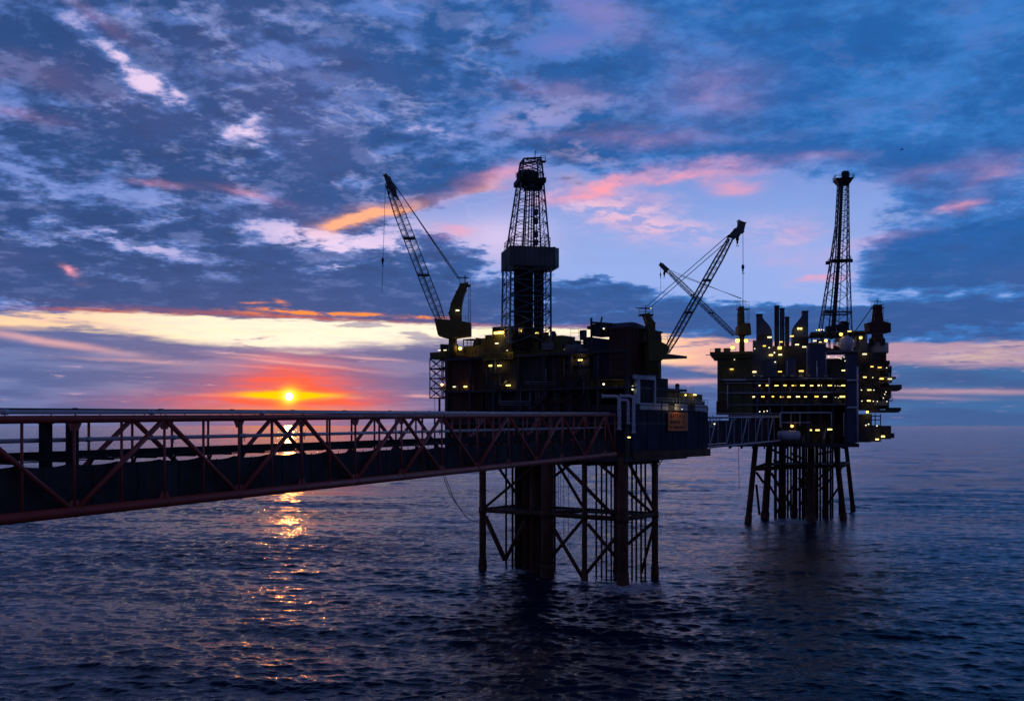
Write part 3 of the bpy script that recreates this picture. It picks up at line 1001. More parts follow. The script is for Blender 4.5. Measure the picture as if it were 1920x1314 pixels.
    part(root, 'shelter', M_DARK, lambda mb: (F1.box(mb, 868, 884, 635.5, 637, 6, 9), [mb.tube(F1.p(u, 637, w), F1.p(u, 648, w), .1, n=5) for u in (869, 876, 883) for w in (6.2, 8.8)]))
    for u, v, r, ln in ((1076, 655, 1.0, 3.2), (1088, 662, .9, 2.6), (1073, 679, .8, 3.0), (1096, 681, .8, 2.4)):
        c = F1.p(u, v, 3.4)
        e = Vector(F1.e1 + (0,)) * ln / 2
        part(root, 'process_vessel', M_GREY, lambda mb: (mb.tube(c - e, c + e, r, n=16), mb.tube(c - e * 1.2, c - e, r * .6, r, n=16), mb.tube(c + e, c + e * 1.2, r, r * .6, n=16), mb.tube(c - Vector((0, 0, 2.4)), c, .2, n=6)))
    part(root, 'pipe_rack', M_DARK, lambda mb: [mb.tube(F1.p(1056 + i * 4.1, 646 + (i * 37 % 9), 5 + i % 3), F1.p(1056 + i * 4.1, 668, 5 + i % 3), .16, n=6) for i in range(13)]
         + [mb.tube(F1.p(1055, v, 5.5), F1.p(1107, v + 1, 5.5), .13, n=6) for v in (641, 648, 655)])
    part(root, 'front_pipework', M_GREY, lambda mb: [mb.path([F1.p(u, v0, .2), F1.p(u, v1, .2), F1.p(u + dx, v1 + abs(dx) * .7, .2)], .07, 6) for u, v0, v1, dx in ((1063, 700, 760, 3), (1088, 630, 704, 6), (1102, 640, 760, 0), (1096, 672, 700, -26), (912, 735, 766, 0), (1040, 690, 745, 8))])
    for u, v, s, n in ((840, 648, 2.4, 4), (858, 651, 1.6, 3), (1074, 640, 1.6, 4), (1098, 626, 1.4, 3), (948, 622, 1.2, 2), (1030, 624, 1.3, 3)):
        part(root, 'deck_equipment', M_DARK, lambda mb: [mb.box(F1.p(u + rnd.uniform(-8, 8), v + rnd.uniform(0, 8), 5 + rnd.uniform(0, 5)), (rnd.uniform(.5, s), rnd.uniform(.5, s), rnd.uniform(.5, 2.2)), F1.rot) for _ in range(n)])
    part(root, 'railing', M_DARK, lambda mb: (rail(mb, [F1.P(tl, -.2, 44.4), F1.P(KT - 8, -.2, 44.4)]), rail(mb, [F1.p(1070, 632, 8), F1.p(1100, 632, 8)], 1.6), rail(mb, [F1.p(840, 655, 4), F1.p(868, 655, 4)]),
                                              rail(mb, [F1.P(tl, -.3, 37.4), F1.P(KT - 9, -.3, 37.4)]), rail(mb, [F1.p(868, 648, 5), F1.p(902, 648, 5)])))
    rp = random.Random(21)
    for i in range(22):
        u = rp.uniform(908, 1104)
        v0 = rp.choice((672, 690, 706, 722))
        v1 = min(v0 + rp.uniform(25, 70), 764)
        dx = rp.choice((0, 0, rp.uniform(-9, 9)))
        part(root, 'riser_line', rp.choice((M_GREY, M_RUST, M_DARK)), lambda mb: mb.path([F1.p(u, v0, .05), F1.p(u, v1, .05), F1.p(u + dx, v1 + abs(dx) * .6, .05), F1.p(u + dx, v1 + abs(dx) * .6 + 5, .05)], rp.uniform(.06, .17), 7))
    for i, (u, v, L_) in enumerate(((915, 700, 40), (985, 716, 55), (1052, 704, 45), (935, 752, 60), (1010, 748, 70))):
        part(root, 'pipe_run', M_GREY if i % 2 else M_RUST, lambda mb: [mb.tube(F1.p(u, v + k * 3.5, -.15), F1.p(u + L_, v + k * 3.5 + .6, -.15), .12 - k * .02, n=7) for k in range(3)])
    for u0, v0, u1, v1 in ((1000, 764, 1026, 738), (1062, 736, 1086, 708), (926, 736, 948, 710)):
        part(root, 'stair_flight', M_DARK, lambda mb: (mb.prism([F1.p(u0, v0, -.6), F1.p(u1, v1, -.6), F1.p(u1, v1 + 3, -.6), F1.p(u0, v0 + 3, -.6)], F1.P(0, .7, 0) - F1.P(0, 0, 0)), rail(mb, [F1.p(u0, v0, -.6), F1.p(u1, v1, -.6)], 1.0, 1.0, .05)))
    # stair tower on the left flank
    def stair(mb):
        ts = [F1.t(806, 1), F1.t(831, 1)]
        zs = [F1.z(820, v, 1) for v in (746, 728, 709, 691, 672)]
        base = [F1.P(ts[0], 1, zs[0]), F1.P(ts[1], 1, zs[0]), F1.P(ts[1], 5, zs[0]), F1.P(ts[0], 5, zs[0])]
        top = [Vector((p.x, p.y, zs[-1])) for p in base]
        lattice(mb, base, top, 4, .13, .10, x=True)
        for z in zs:
            for a, b in ((0, 1), (1, 2), (2, 3), (3, 0)):
                mb.tube((base[a].x, base[a].y, z), (base[b].x, base[b].y, z), .11, n=5)
            F1.tbox(mb, ts[0] + 1.9, ts[1], 1.1, 4.9, z - .05, z + .05)
        mb.tube(F1.p(824, 745, 3), F1.p(824, 778, 3), .24, n=8)
        mb.tube(F1.p(815, 672, 3), F1.p(815, 776, 3), .05, n=5)
    part(root, 'stair_tower', M_DARK, stair)
    # accommodation block at the near corner
    t1, t2 = F1.t(1142, 0), F1.t(1109, 0)
    zb, zt = 39.3, 48.2

    def block(mb):
        F1.tbox(mb, t1, KT, 0, 12.8, zb, zt)
        for i in range(1, 9):
            t = t1 + (KT - t1) * i / 9
            F1.tbox(mb, t - .07, t + .07, -.1, .02, zb + .2, zt - .2)
            w = 12.8 * i / 9
            F1.tbox(mb, KT - .02, KT + .1, w - .07, w + .07, zb + .2, zt - .2)
        F1.tbox(mb, t1 - .2, KT + .2, -.2, 13, zt, zt + .35)
    part(root, 'accommodation_block', M_BROWN, block)
    part(root, 'side_block', M_NAVY, lambda mb: F1.tbox(mb, t2, t1 - .05, .4, 11, zb, 46.4))
    part(root, 'block_roof', M_BLUE, lambda mb: mb.prism([F1.P(KT - .5, w, z) for w, z in ((.8, zt + .36), (1.5, zt + 1.3), (3.2, zt + 1.4), (12, zt + .5), (12, zt + .36))], F1.P(-6.5, 0, 0) - F1.P(0, 0, 0)))
    part(root, 'block_underside', M_BLACK, lambda mb: (F1.tbox(mb, t2, KT - .2, 5, 16, 33.4, zb), F1.tbox(mb, t2, KT, 0.2, 13, zb - .6, zb - .02)))
    part(root, 'roof_mast', M_DARK, lambda mb: (mb.tube(F1.p(1109, 632, .8), F1.p(1108.6, 596, .8), .22, n=6), mb.tube(F1.p(1126, 607, .8), F1.p(1129, 594, .8), .16, n=6), mb.tube(F1.p(1109, 604.5, .8), F1.p(1149, 607.5, .8), .2, n=6),
                                                mb.tube(F1.p(1137.5, 632, .8), F1.p(1137.5, 607, .8), .24, n=6), F1.box(mb, 1110, 1126, 607, 630, 1.6, 5)))
    part(root, 'roof_equipment', M_DARK, lambda mb: [mb.box(F1.P(KT - x, y, zt + .8), (1.4, 1.0, h), F1.rot) for x, y, h in ((8, 3, .9), (9.5, 2, .6), (3, 5, 1.1))])
    # side: pale portal, dark recess, long wall with the pale band
    part(root, 'portal_frame', M_TRUSS, lambda mb: (FS.box(mb, 1189, 1229.5, 703.5, 711.5, -.35, .4), FS.box(mb, 1194, 1200.5, 711.6, 757, -.25, .4), FS.box(mb, 1228, 1230, 711.6, 757, -.2, .3)))
    part(root, 'recess_wall', M_BROWN, lambda mb: FS.tbox(mb, 6.5, 13, 3.2, 4.0, 34.3, zb - .65))
    a, b = FS.t(1187, 0), FS.t(1328.5, 0)

    def wall(mb):
        FS.tbox(mb, a, b, .1, 9, 25.0, 32.9)
        for i in range(1, 6):
            t = a + (b - a) * i / 6 + (i * 7 % 3) * .4
            FS.tbox(mb, t - .08, t + .08, .0, .12, 25.1, 32.8)
    part(root, 'long_side_wall', M_NAVY, wall)
    part(root, 'edge_girder', M_RUST, lambda mb: FS.tbox(mb, a, b + .8, -.1, 9.2, 23.4, 24.95))
    part(root, 'side_deck', M_DARK, lambda mb: FS.tbox(mb, a, b, 0.05, 9.2, 32.95, 34.0))
    for p0, p1 in ((1199, 1224), (1224.6, 1238), (1241, 1252), (1264, 1288), (1303, 1325)):
        part(root, 'pale_band_panel', M_WHITE, lambda mb: (FS.tbox(mb, FS.t(p0), FS.t(p1), -.12, .04, 33.0, 33.75), FS.tbox(mb, FS.t(p0), FS.t(p1), -.2, .04, 33.9, 34.3)))
    part(root, 'side_railing', M_TRUSS, lambda mb: (rail(mb, [FS.P(FS.t(1232), .2, 34.3), FS.P(b, .2, 34.3), FS.P(b, 8, 34.3)], 1.1, 1.4, .045), rail(mb, [FS.P(FS.t(1240, 2), 2, 36.9), FS.P(FS.t(1300, 2), 2, 36.9)], 1.0, 1.6, .04)))
    part(root, 'leg_bracket', M_RUST, lambda mb: [mb.tube(F1.P(F1.t(1228, 12.5) + d, 12.5, 23.4), F1.P(F1.t(1228, 12.5), 12.5, 20.8), .1, n=5) for d in (-1.8, 1.8)])
    part(root, 'end_brackets', M_TRUSS, lambda mb: [mb.tube(FS.p(1331, v0, 1), FS.p(u1, v1, 1), .12, n=6) for v0, u1, v1 in ((800, 1338, 786), (800, 1337, 800), (790, 1336, 780))])
    return root


PLAT1 = build_platform_one()


def deck_house():
    root = thing('deck_house', 'small olive deck house with a stubby chimney above the orange sign', 'deck house', tuple(FS.xy(FS.t(1275, 1.5), 3)) + (34.0,))

    def body(mb):
        FS.tbox(mb, FS.t(1240, 1.5), FS.t(1317, 1.5), 1.5, 7, 34.02, 36.6)
        FS.tbox(mb, FS.t(1240, 1.5), FS.t(1297, 1.5), 1.3, 7.2, 36.6, 36.8)
        for i in range(1, 9):
            t = FS.t(1240 + i * 8, 1.5)
            FS.tbox(mb, t - .05, t + .05, 1.42, 1.52, 34.1, 36.5)
    mb = MB()
    body(mb)
    mb.build('cabin', M_OLIVE, root)
    mb = MB()
    p = FS.p(1270, 741, 3)
    mb.lathe((p.x, p.y, 36.75), [(.62, 0), (.62, .5), (.42, .55), (.45, 1.25), (.5, 1.6), (.38, 1.9), (.15, 2.0)], 14)
    mb.build('chimney', M_DARK, root)
    mb = MB()
    for i in range(6):
        q = FS.p(1302 + i * 3.2, 757, 1.0)
        mb.box((q.x, q.y, 34.02 + .4 + .15 * (i % 2)), (.5, .5, .9 + .3 * (i % 2)), FS.rot)
    mb.build('locker', M_GREY, root)


deck_house()


def sign_text(root, body, p, rotz, size, name, mat, squeeze=1.0):
    cu = bpy.data.curves.new(name, 'FONT')
    cu.body = body
    cu.size = size
    cu.extrude = 0.02
    cu.align_x = 'CENTER'
    cu.align_y = 'CENTER'
    cu.materials.append(mat)
    o = bpy.data.objects.new(name, cu)
    o.rotation_euler = (R(90), 0, rotz)
    o.scale = (squeeze, 1, 1)
    o.location = p - root.location
    o.parent = root
    COL.objects.link(o)
    me = bpy.data.meshes.new_from_object(o.evaluated_get(bpy.context.evaluated_depsgraph_get()))
    q = bpy.data.objects.new(name, me)
    q.rotation_euler, q.scale, q.location = o.rotation_euler, o.scale, o.location
    bpy.data.objects.remove(o)
    q.parent = root
    COL.objects.link(q)
    q.name = name
    return q


def build_signs():
    c = F1.p(933, 667.5, -.75)
    root = thing('name_board', 'long yellow board with black lettering under the derrick, right half lit', 'sign', tuple(c))
    mb = MB()
    F1.box(mb, 905, 962, 661, 674.5, -.7, -.55)
    mb.build('board', M_YEL, root)
    mb = MB()
    for u in (908, 921, 934, 947, 960):
        mb.tube(F1.p(u, 674, -.6), F1.p(u, 674, 1.2), .07, n=5)
    mb.build('bracket', M_DARK, root)
    w = (F1.t(962) - F1.t(905))
    sign_text(root, 'EKOFISK', F1.p(922, 668, -.73), F1.rot, 1.45, 'lettering', M_INK, .86)
    sign_text(root, '2/4-X', F1.p(949.5, 668, -.73), F1.rot, 1.5, 'lettering', M_INK, .95)
    c = FS.p(1271.5, 790, -.4)
    root = thing('notice_board', 'square orange notice board with dark lettering on the long blue wall', 'sign', tuple(c))
    mb = MB()
    FS.box(mb, 1253, 1290, 773, 807.5, -.25, -.1)
    mb.build('board', M_ORANGE, root)
    # unreadable dark lettering: three rows of worn strokes
    rr = random.Random(4)
    for row, (v0, v1) in enumerate(((776, 783.5), (787, 794), (798.5, 803.5))):
        mb = MB()
        u = 1256.5
        while u < 1285:
            wd = rr.uniform(1.6, 2.8) if row < 2 else rr.uniform(1.0, 2.2)
            if rr.random() < 0.86:
                FS.box(mb, u, u + .55, v0, v1, -.285, -.252)
                if rr.random() < .75:
                    y = rr.uniform(v0, v1 - 1.2)
                    FS.box(mb, u + .56, u + wd, y, y + 1.1, -.283, -.252)
                if rr.random() < .5:
                    FS.box(mb, u + wd, u + wd + .5, v0 + rr.uniform(0, 2), v1, -.281, -.252)
            u += wd + 1.25
        mb.build('lettering', M_INK, root)


build_signs()


def build_derrick():
    Yc = 207.0
    D = Frame(0, 0, 0.97, 0.20)
    zv = lambda v: EYE + (HV - v) * Yc / FPX
    cx, cy = (987 - HU) * Yc / FPX, Yc
    root = thing('drilling_derrick', 'tall steel lattice drilling derrick with a grey windwall belt halfway up', 'derrick', (cx, cy, zv(645)))

    def ring(a, z, du=0.0, b=None):
        b = a if b is None else b
        ox = du * Yc / FPX
        return [Vector((cx + ox + D.e1[0] * sx * a / 2 + D.e2[0] * sy * b / 2, cy + D.e1[1] * sx * a / 2 + D.e2[1] * sy * b / 2, z)) for sx, sy in ((-1, -1), (1, -1), (1, 1), (-1, 1))]
    z0, z1, z2 = zv(648), zv(500), zv(312)
    mb = MB()
    lattice(mb, ring(8.6, z0, -1), ring(8.3, z1, 0), 5, .22, .09)
    for i in range(4):                                # secondary bracing
        a, b = ring(8.6, z0, -1), ring(8.3, z1)
        p, q = a[i].lerp(a[(i + 1) % 4], .5), b[i].lerp(b[(i + 1) % 4], .5)
        if i in (1, 2, 3):
            mb.tube(p, q, .1, n=5)
        for k in (range(5) if i in (0, 3) else ()):
            s0, s1 = k / 5, (k + 1) / 5
            mb.tube(a[i].lerp(b[i], s0), p.lerp(q, (s0 + s1) / 2), .07, n=4, cap=False)
            mb.tube(a[i].lerp(b[i], s1), p.lerp(q, (s0 + s1) / 2), .07, n=4, cap=False)
    mb.build('lower_frame', M_TRUSS_D, root)
    mb = MB()
    lattice(mb, ring(8.2, z1, 1), ring(3.95, z2, 8), 9, .18, .065, ratio=.93)
    a, b = ring(8.2, z1, 1), ring(3.95, z2, 8)
    for i in range(4):
        p, q = a[i].lerp(a[(i + 1) % 4], .5), b[i].lerp(b[(i + 1) % 4], .5)
        mb.tube(p, q, .07, n=5)
    mb.build('upper_frame', M_TRUSS_D, root)

    def belt(mb):
        zt, zb_ = zv(469), zv(504)
        a = 9.2
        pts = [(-a / 2, -a / 2), (a / 2, -a / 2), (a / 2 + 1.2, -a / 2 + 1.4), (a / 2 + 1.2, a / 2 - 1), (a / 2, a / 2), (-a / 2, a / 2)]
        n = len(pts)

        def W(p, z, k=1.0):
            return Vector((cx + .25 + (D.e1[0] * p[0] + D.e2[0] * p[1]) * k, cy + (D.e1[1] * p[0] + D.e2[1] * p[1]) * k, z))
        for i in range(n):
            p, q = pts[i], pts[(i + 1) % n]
            L = math.hypot(q[0] - p[0], q[1] - p[1])
            m_ = max(1, int(L / .95))
            mb.hexa([W(p, zb_), W(q, zb_), W(q, zb_, .97), W(p, zb_, .97), W(p, zt), W(q, zt), W(q, zt, .97), W(p, zt, .97)])
            for k in range(m_ + 1):
                r_ = (p[0] + (q[0] - p[0]) * k / m_, p[1] + (q[1] - p[1]) * k / m_)
                mb.tube(W(r_, zb_ - .15, 1.006), W(r_, zt + .12, 1.006), .075, n=5)
        mb.add([W(p, zb_ + .25, .96) for p in pts] + [W(p, zb_ + .1, .96) for p in pts], [tuple(range(n)), tuple(reversed(range(n, 2 * n)))])
    part(root, 'windwall', M_GREY_D, belt)
    # dark pipe stands and guide column in the lower half
    def stands(mb):
        for x, y, r, t in ((-1.6, .4, 1.0, zv(506)), (-.5, -.8, .75, zv(506)), (-2.3, -.8, .5, zv(520)), (.9, .6, .55, zv(506)), (1.9, -.4, .42, zv(506)), (2.7, .8, .38, zv(508)), (3.2, -1.2, .22, zv(506)), (.4, 1.4, .3, zv(506)), (2.4, -2.2, .26, zv(510)), (1.4, 2.0, .5, zv(506))):
            px, py = cx + D.e1[0] * x + D.e2[0] * y, cy + D.e1[1] * x + D.e2[1] * y
            mb.tube((px, py, z0 - 1), (px, py, t), r, n=10)
        for k in range(9):
            z = z0 + (z1 - z0) * k / 9
            mb.box((cx - .6, cy, z), (rnd.uniform(3, 5.6), 3, rnd.uniform(.15, .6)), D.rot)
    part(root, 'pipe_stand', M_BLACK, stands)
    part(root, 'guide_rail', M_DARK, lambda mb: [mb.tube((cx + x, cy + y, z1), (cx + x * .6 + .7, cy + y, z2 - 1), r, n=6) for x, y, r in ((-1.0, 0, .2), (.2, .5, .15), (1.5, 0, .22), (2.2, .6, .1), (-.5, -.6, .08), (.8, -.5, .08))]
         + [mb.box((cx + 1.9, cy, z), (.9, 1.2, 1.1), D.rot) for z in (zv(415), zv(440), zv(455), zv(398))])
    part(root, 'crown_block', M_BLACK, lambda mb: (mb.box((cx + .65, cy, zv(343)), (5.6, 5.6, 1.0), D.rot), mb.box((cx + .2, cy, zv(333)), (4.0, 3.2, 2.1), D.rot), mb.box((cx + 1.4, cy - .3, zv(350)), (3.4, 3.0, 1.4), D.rot), mb.box((cx + .3, cy, zv(326)), (2.2, 2.4, 1.2), D.rot),
                                                   mb.box((cx + 3.4, cy - 1, zv(341)), (1.0, 1.8, .9), D.rot), rail(mb, [Vector((cx - 2.2, cy - 2.9, zv(339))), Vector((cx + 3.6, cy - 2.4, zv(339)))], 1.0, .8, .05)))

    def head(mb):
        a, b = ring(3.95, z2, 8), ring(3.7, zv(303), 8)
        lattice(mb, a, b, 1, .16, .1)
        b[1].z += .45
        b[2].z += .45
        for i in range(4):
            mb.tube(b[i], b[(i + 1) % 4], .17, n=6)
        for i in range(5):
            mb.tube(b[0].lerp(b[1], i / 5), a[0].lerp(a[1], (i + .5) / 5), .08, n=4)
            mb.tube(b[0].lerp(b[1], (i + 1) / 5), a[0].lerp(a[1], (i + .5) / 5), .08, n=4)
        q = b[1]
        mb.box(q + Vector((.3, 0, -.9)), (1.1, 1.4, .15), D.rot)
        rail(mb, [q + Vector((-.2, -.7, -.8)), q + Vector((.85, -.7, -.8)), q + Vector((.85, .7, -.8))], 1.0, .7, .05)
    part(root, 'crown_frame', M_DARK, head)
    part(root, 'antenna', M_DARK, lambda mb: (mb.tube((cx + 1.75, cy, zv(302)), (cx + 1.85, cy, zv(284)), .09, n=5), mb.tube((cx + 1.85, cy, zv(284)), (cx + 2.1, cy, zv(281.5)), .08, n=5), mb.tube((cx + .3, cy, zv(305)), (cx + .3, cy, zv(294)), .06, n=5),
                                              mb.tube((cx - .2, cy, zv(297)), (cx + .6, cy, zv(297)), .05, n=5)))
    part(root, 'fingerboard_rail', M_TRUSS_D, lambda mb: rail(mb, [p + Vector((0, 0, zv(466) - z1)) for p in ring(8.0, z1, 1)] + [ring(8.0, z1, 1)[0] + Vector((0, 0, zv(466) - z1))], 1.6, .9, .06))


build_derrick()


# ---------------------------------------------------------------- pedestal cranes
def crane(label, Y, ped, house, mast, boom, width, head, pend, hooks, group, mats=None, deck=None, depth=1.6, bays=16):
    """all outlines are given as the crane stands in the picture, at distance Y"""
    mH, mB, mM = mats or (M_OLIVE, M_GREY_D, M_OLIVE)
    sc = Y / FPX
    (pu, pv0, pv1, pr) = ped
    base = at(pu, pv1, Y)
    root = thing('pedestal_crane', label, 'crane', tuple(base), group)
    part(root, 'pedestal', mM, lambda mb: (mb.tube(at(pu, pv1, Y), at(pu, pv0, Y), pr, pr * .9, n=18), mb.tube(at(pu, pv0 + 3, Y), at(pu, pv0, Y), pr * 1.25, n=18)))
    dv = Vector((0, 1, 0))
    hd = 4.2
    o = part(root, 'machinery_house', mH, lambda mb: mb.prism([at(u, v, Y) - dv * hd / 2 for u, v in house], dv * hd))
    us = [u for u, v in house]
    vs = [v for u, v in house]
    part(o, 'cab_rail', M_DARK, lambda mb: rail(mb, [at(min(us) + 4, min(vs) + 1.5, Y - 2), at(max(us) - 1, min(vs) + 3, Y - 2)], 1.0, 1.0, .05))
    part(root, 'mast', mM, lambda mb: [mb.prism([at(u, v, Y) + dv * (y - .35) for u, v in mast], dv * .7) for y in (-1.0, 1.0)] + [mb.tube(at(u, v, Y) - dv * 1.2, at(u, v, Y) + dv * 1.2, .14, n=6) for u, v in mast])
    du, dvv, dw, dh = deck
    def topdeck(mb):
        mb.box(at(du, dvv, Y), (dw * sc, 2.6, .18))
        rail(mb, [at(du - dw / 2, dvv, Y - 1.3), at(du + dw / 2, dvv, Y - 1.3), at(du + dw / 2, dvv, Y + 1.3)], dh * sc, .9, .055)
        mb.tube(at(du - dw * .75, dvv - dh - 2, Y), at(du + dw * .3, dvv - dh - 1, Y), .09, n=5)
        mb.tube(at(du, dvv, Y), at(du, dvv - dh - 6, Y), .11, n=5)
        for k in range(int(dh * 1.2)):
            pass
    part(root, 'mast_platform', M_DARK, topdeck)
    def ladder(mb):
        x = du + dw * .42
        for s in (-2, 2):
            mb.tube(at(x + s, dvv, Y - .5), at(x + s * .9, max(vs), Y - .5), .06, n=4)
        n = int(abs(max(vs) - dvv) / 4)
        for k in range(n):
            v = dvv + (max(vs) - dvv) * k / n
            mb.tube(at(x - 2, v, Y - .5), at(x + 2, v, Y - .5), .05, n=4)
    part(root, 'ladder', M_DARK, ladder)
    # lattice boom
    a, b = at(boom[0], boom[1], Y), at(boom[2], boom[3], Y)
    ax = (b - a).normalized()
    sd_ = ax.cross(dv).normalized()

    def sect(k):
        wk = width * (1.0 if 0.12 < k < 0.78 else (0.72 + 0.28 * k / 0.12 if k <= 0.12 else 1.0 - 0.5 * (k - 0.78) / 0.22))
        c = a.lerp(b, k)
        return [c + sd_ * sx * wk / 2 + dv * sy * depth / 2 for sx, sy in ((-1, -1), (1, -1), (1, 1), (-1, 1))]

    def boomf(mb):
        for i in range(bays):
            p, q = sect(i / bays), sect((i + 1) / bays)
            for j in range(4):
                mb.tube(p[j], q[j], .085, n=6)
                jj = (j + 1) % 4
                m_ = [(p[j] + p[jj]) / 2, (q[j] + q[jj]) / 2]
                h_ = (q[j] + p[j]) / 2
                h2 = (q[jj] + p[jj]) / 2
                mb.tube(p[j], h2, .038, n=4, cap=False)
                mb.tube(h2, q[j], .038, n=4, cap=False)
                mb.tube(q[j], q[jj], .045, n=4, cap=False)
        mb.tube(a + dv * .3, a.lerp(b, .94) + dv * .3, .12, n=5)
        mb.tube(a - dv * .3 + sd_ * .25, a.lerp(b, .94) - dv * .3 + sd_ * .25, .07, n=5)
        for k in (.33, .6):
            mb.box(a.lerp(b, k), (width * 1.05, depth, .3))
    bo = part(root, 'boom', mB, boomf)
    part(bo, 'boom_head', mB, lambda mb: (mb.prism([at(u, v, Y) - dv * .8 for u, v in head], dv * .35), mb.prism([at(u, v, Y) + dv * .45 for u, v in head], dv * .35), mb.tube(at(head[0][0], head[0][1], Y) - dv * .8, at(head[0][0], head[0][1], Y) + dv * .8, .2, n=8),
                                          [mb.tube(at(u, v, Y) - dv * .8, at(u, v, Y) + dv * .8, .13, n=6) for u, v in head]))
    for (u0, v0, u1, v1, y) in pend:
        part(root, 'pendant_cable', M_ROPE, lambda mb: mb.tube(at(u0, v0, Y) + dv * y, at(u1, v1, Y) + dv * y, .075, n=5))
    for (u0, v0, u1, v1, bu, bv, bh) in hooks:
        part(root, 'hoist_rope', M_ROPE, lambda mb: mb.path([at(u0, v0, Y), at((u0 + u1) / 2 + .3, (v0 + v1) / 2, Y), at(u1, v1, Y)], .05, 5))
        h = bh * sc
        part(root, 'hook_block', M_BLACK, lambda mb: (mb.lathe(at(bu, bv + bh / 2, Y), [(.06, 0), (.14 * h, .12 * h), (.10 * h, .3 * h), (.2 * h, .5 * h), (.22 * h, .8 * h), (.12 * h, h), (.04, 1.1 * h)], 10), mb.path([at(bu, bv + bh / 2, Y), at(bu - bh * .12, bv + bh * .72, Y), at(bu + bh * .08, bv + bh * .82, Y), at(bu + bh * .2, bv + bh * .66, Y)], .06, 6)))
    return root


GC = 'pedestal cranes on the two platforms'
crane('big dark crane with its boom raised to the left, left of the derrick', 214, (849, 632, 668, .98),
      [(815.4, 599), (840, 601), (868, 604), (883.6, 606.5), (883.6, 630), (854, 634), (838, 634), (822, 629)],
      [(845, 603), (842, 588), (846, 570), (856, 548), (864, 533), (877, 531), (874, 545), (868, 562), (865, 585), (866, 604)],
      (826.5, 600, 728, 345), 2.35, [(727, 352), (720, 330), (724, 327), (732, 334), (742, 352), (745, 372), (736, 366)],
      [(742, 350, 862, 523, -.5), (737, 342, 858, 522, .5), (742, 350, 862, 523, .9)], [(722.5, 345, 716, 548, 717.5, 490, 12), (729, 350, 729, 366, 729, 364, 10)], GC, deck=(872, 536, 20, 14), depth=2.0, bays=22)
crane('brown crane on the near corner block with its long boom raised to the right', 190.5, (1222, 640, 700, 1.5),
      [(1213, 640), (1227, 638), (1238, 643), (1248, 648), (1253, 656), (1246, 668), (1238, 677), (1213, 678)],
      [(1213, 642), (1212, 611), (1208, 597), (1205, 590), (1216, 588), (1219, 596), (1227, 607), (1227, 642)],
      (1249, 660, 1376, 436), 1.42, [(1366, 443), (1377, 430), (1384, 424), (1384, 414), (1397, 419), (1393, 436), (1385, 443), (1377, 447)],
      [(1366, 441, 1213, 574, -.5), (1370, 447, 1217, 579, .5)], [(1393, 432, 1393, 566, 1393, 503, 13), (1382, 440, 1382, 447, 1382.5, 450, 15)], GC, deck=(1211, 591, 26, 12), depth=1.4, bays=20)
crane('lamp lit crane on the far platform, its low boom pointing left behind the brown crane', 312, (1391, 628, 662, .85),
      [(1382, 612), (1390, 607), (1404, 607), (1406, 628), (1381, 628)],
      [(1384, 612), (1384, 590), (1386, 575), (1393, 575), (1394, 590), (1395, 612)],
      (1377, 628, 1247, 503), 1.3, [(1246, 508), (1236, 497), (1238, 493), (1243, 495), (1254, 505), (1250, 511)],
      [(1270, 516, 1390, 560, -.5), (1258, 507, 1390, 560, .5)], [(1238.5, 500, 1238.5, 548, 1238.5, 516, 7), (1245.5, 508, 1245.5, 512, 1245.5, 514, 10)], GC, deck=(1393, 580, 23, 14), depth=1.3, bays=20)
crane('reddish crane on the right end of the far platform above the white drum', 322, (1645, 625, 644, 1.5),
      [(1624, 606), (1634, 603), (1654, 604), (1666, 607), (1666, 624), (1650, 627), (1626, 624)],
      [(1636, 606), (1638, 590), (1640, 572), (1651, 572), (1652, 590), (1654, 606)],
      (1630, 624, 1560, 632), 1.2, [(1560, 635), (1553, 633), (1553, 630), (1558, 629), (1563, 631)],
      [(1636, 574, 1600, 624, -.4), (1638, 574, 1602, 625, .4)], [(1555, 633, 1555, 640, 1555, 641, 6)], GC, mats=(M_BROWN, M_DARK, M_BROWN), deck=(1645, 578, 22, 12), depth=1.2, bays=12)


# ---------------------------------------------------------------- the far platform
F2 = Frame(62.9, 305.0, 0.97, -0.2425)


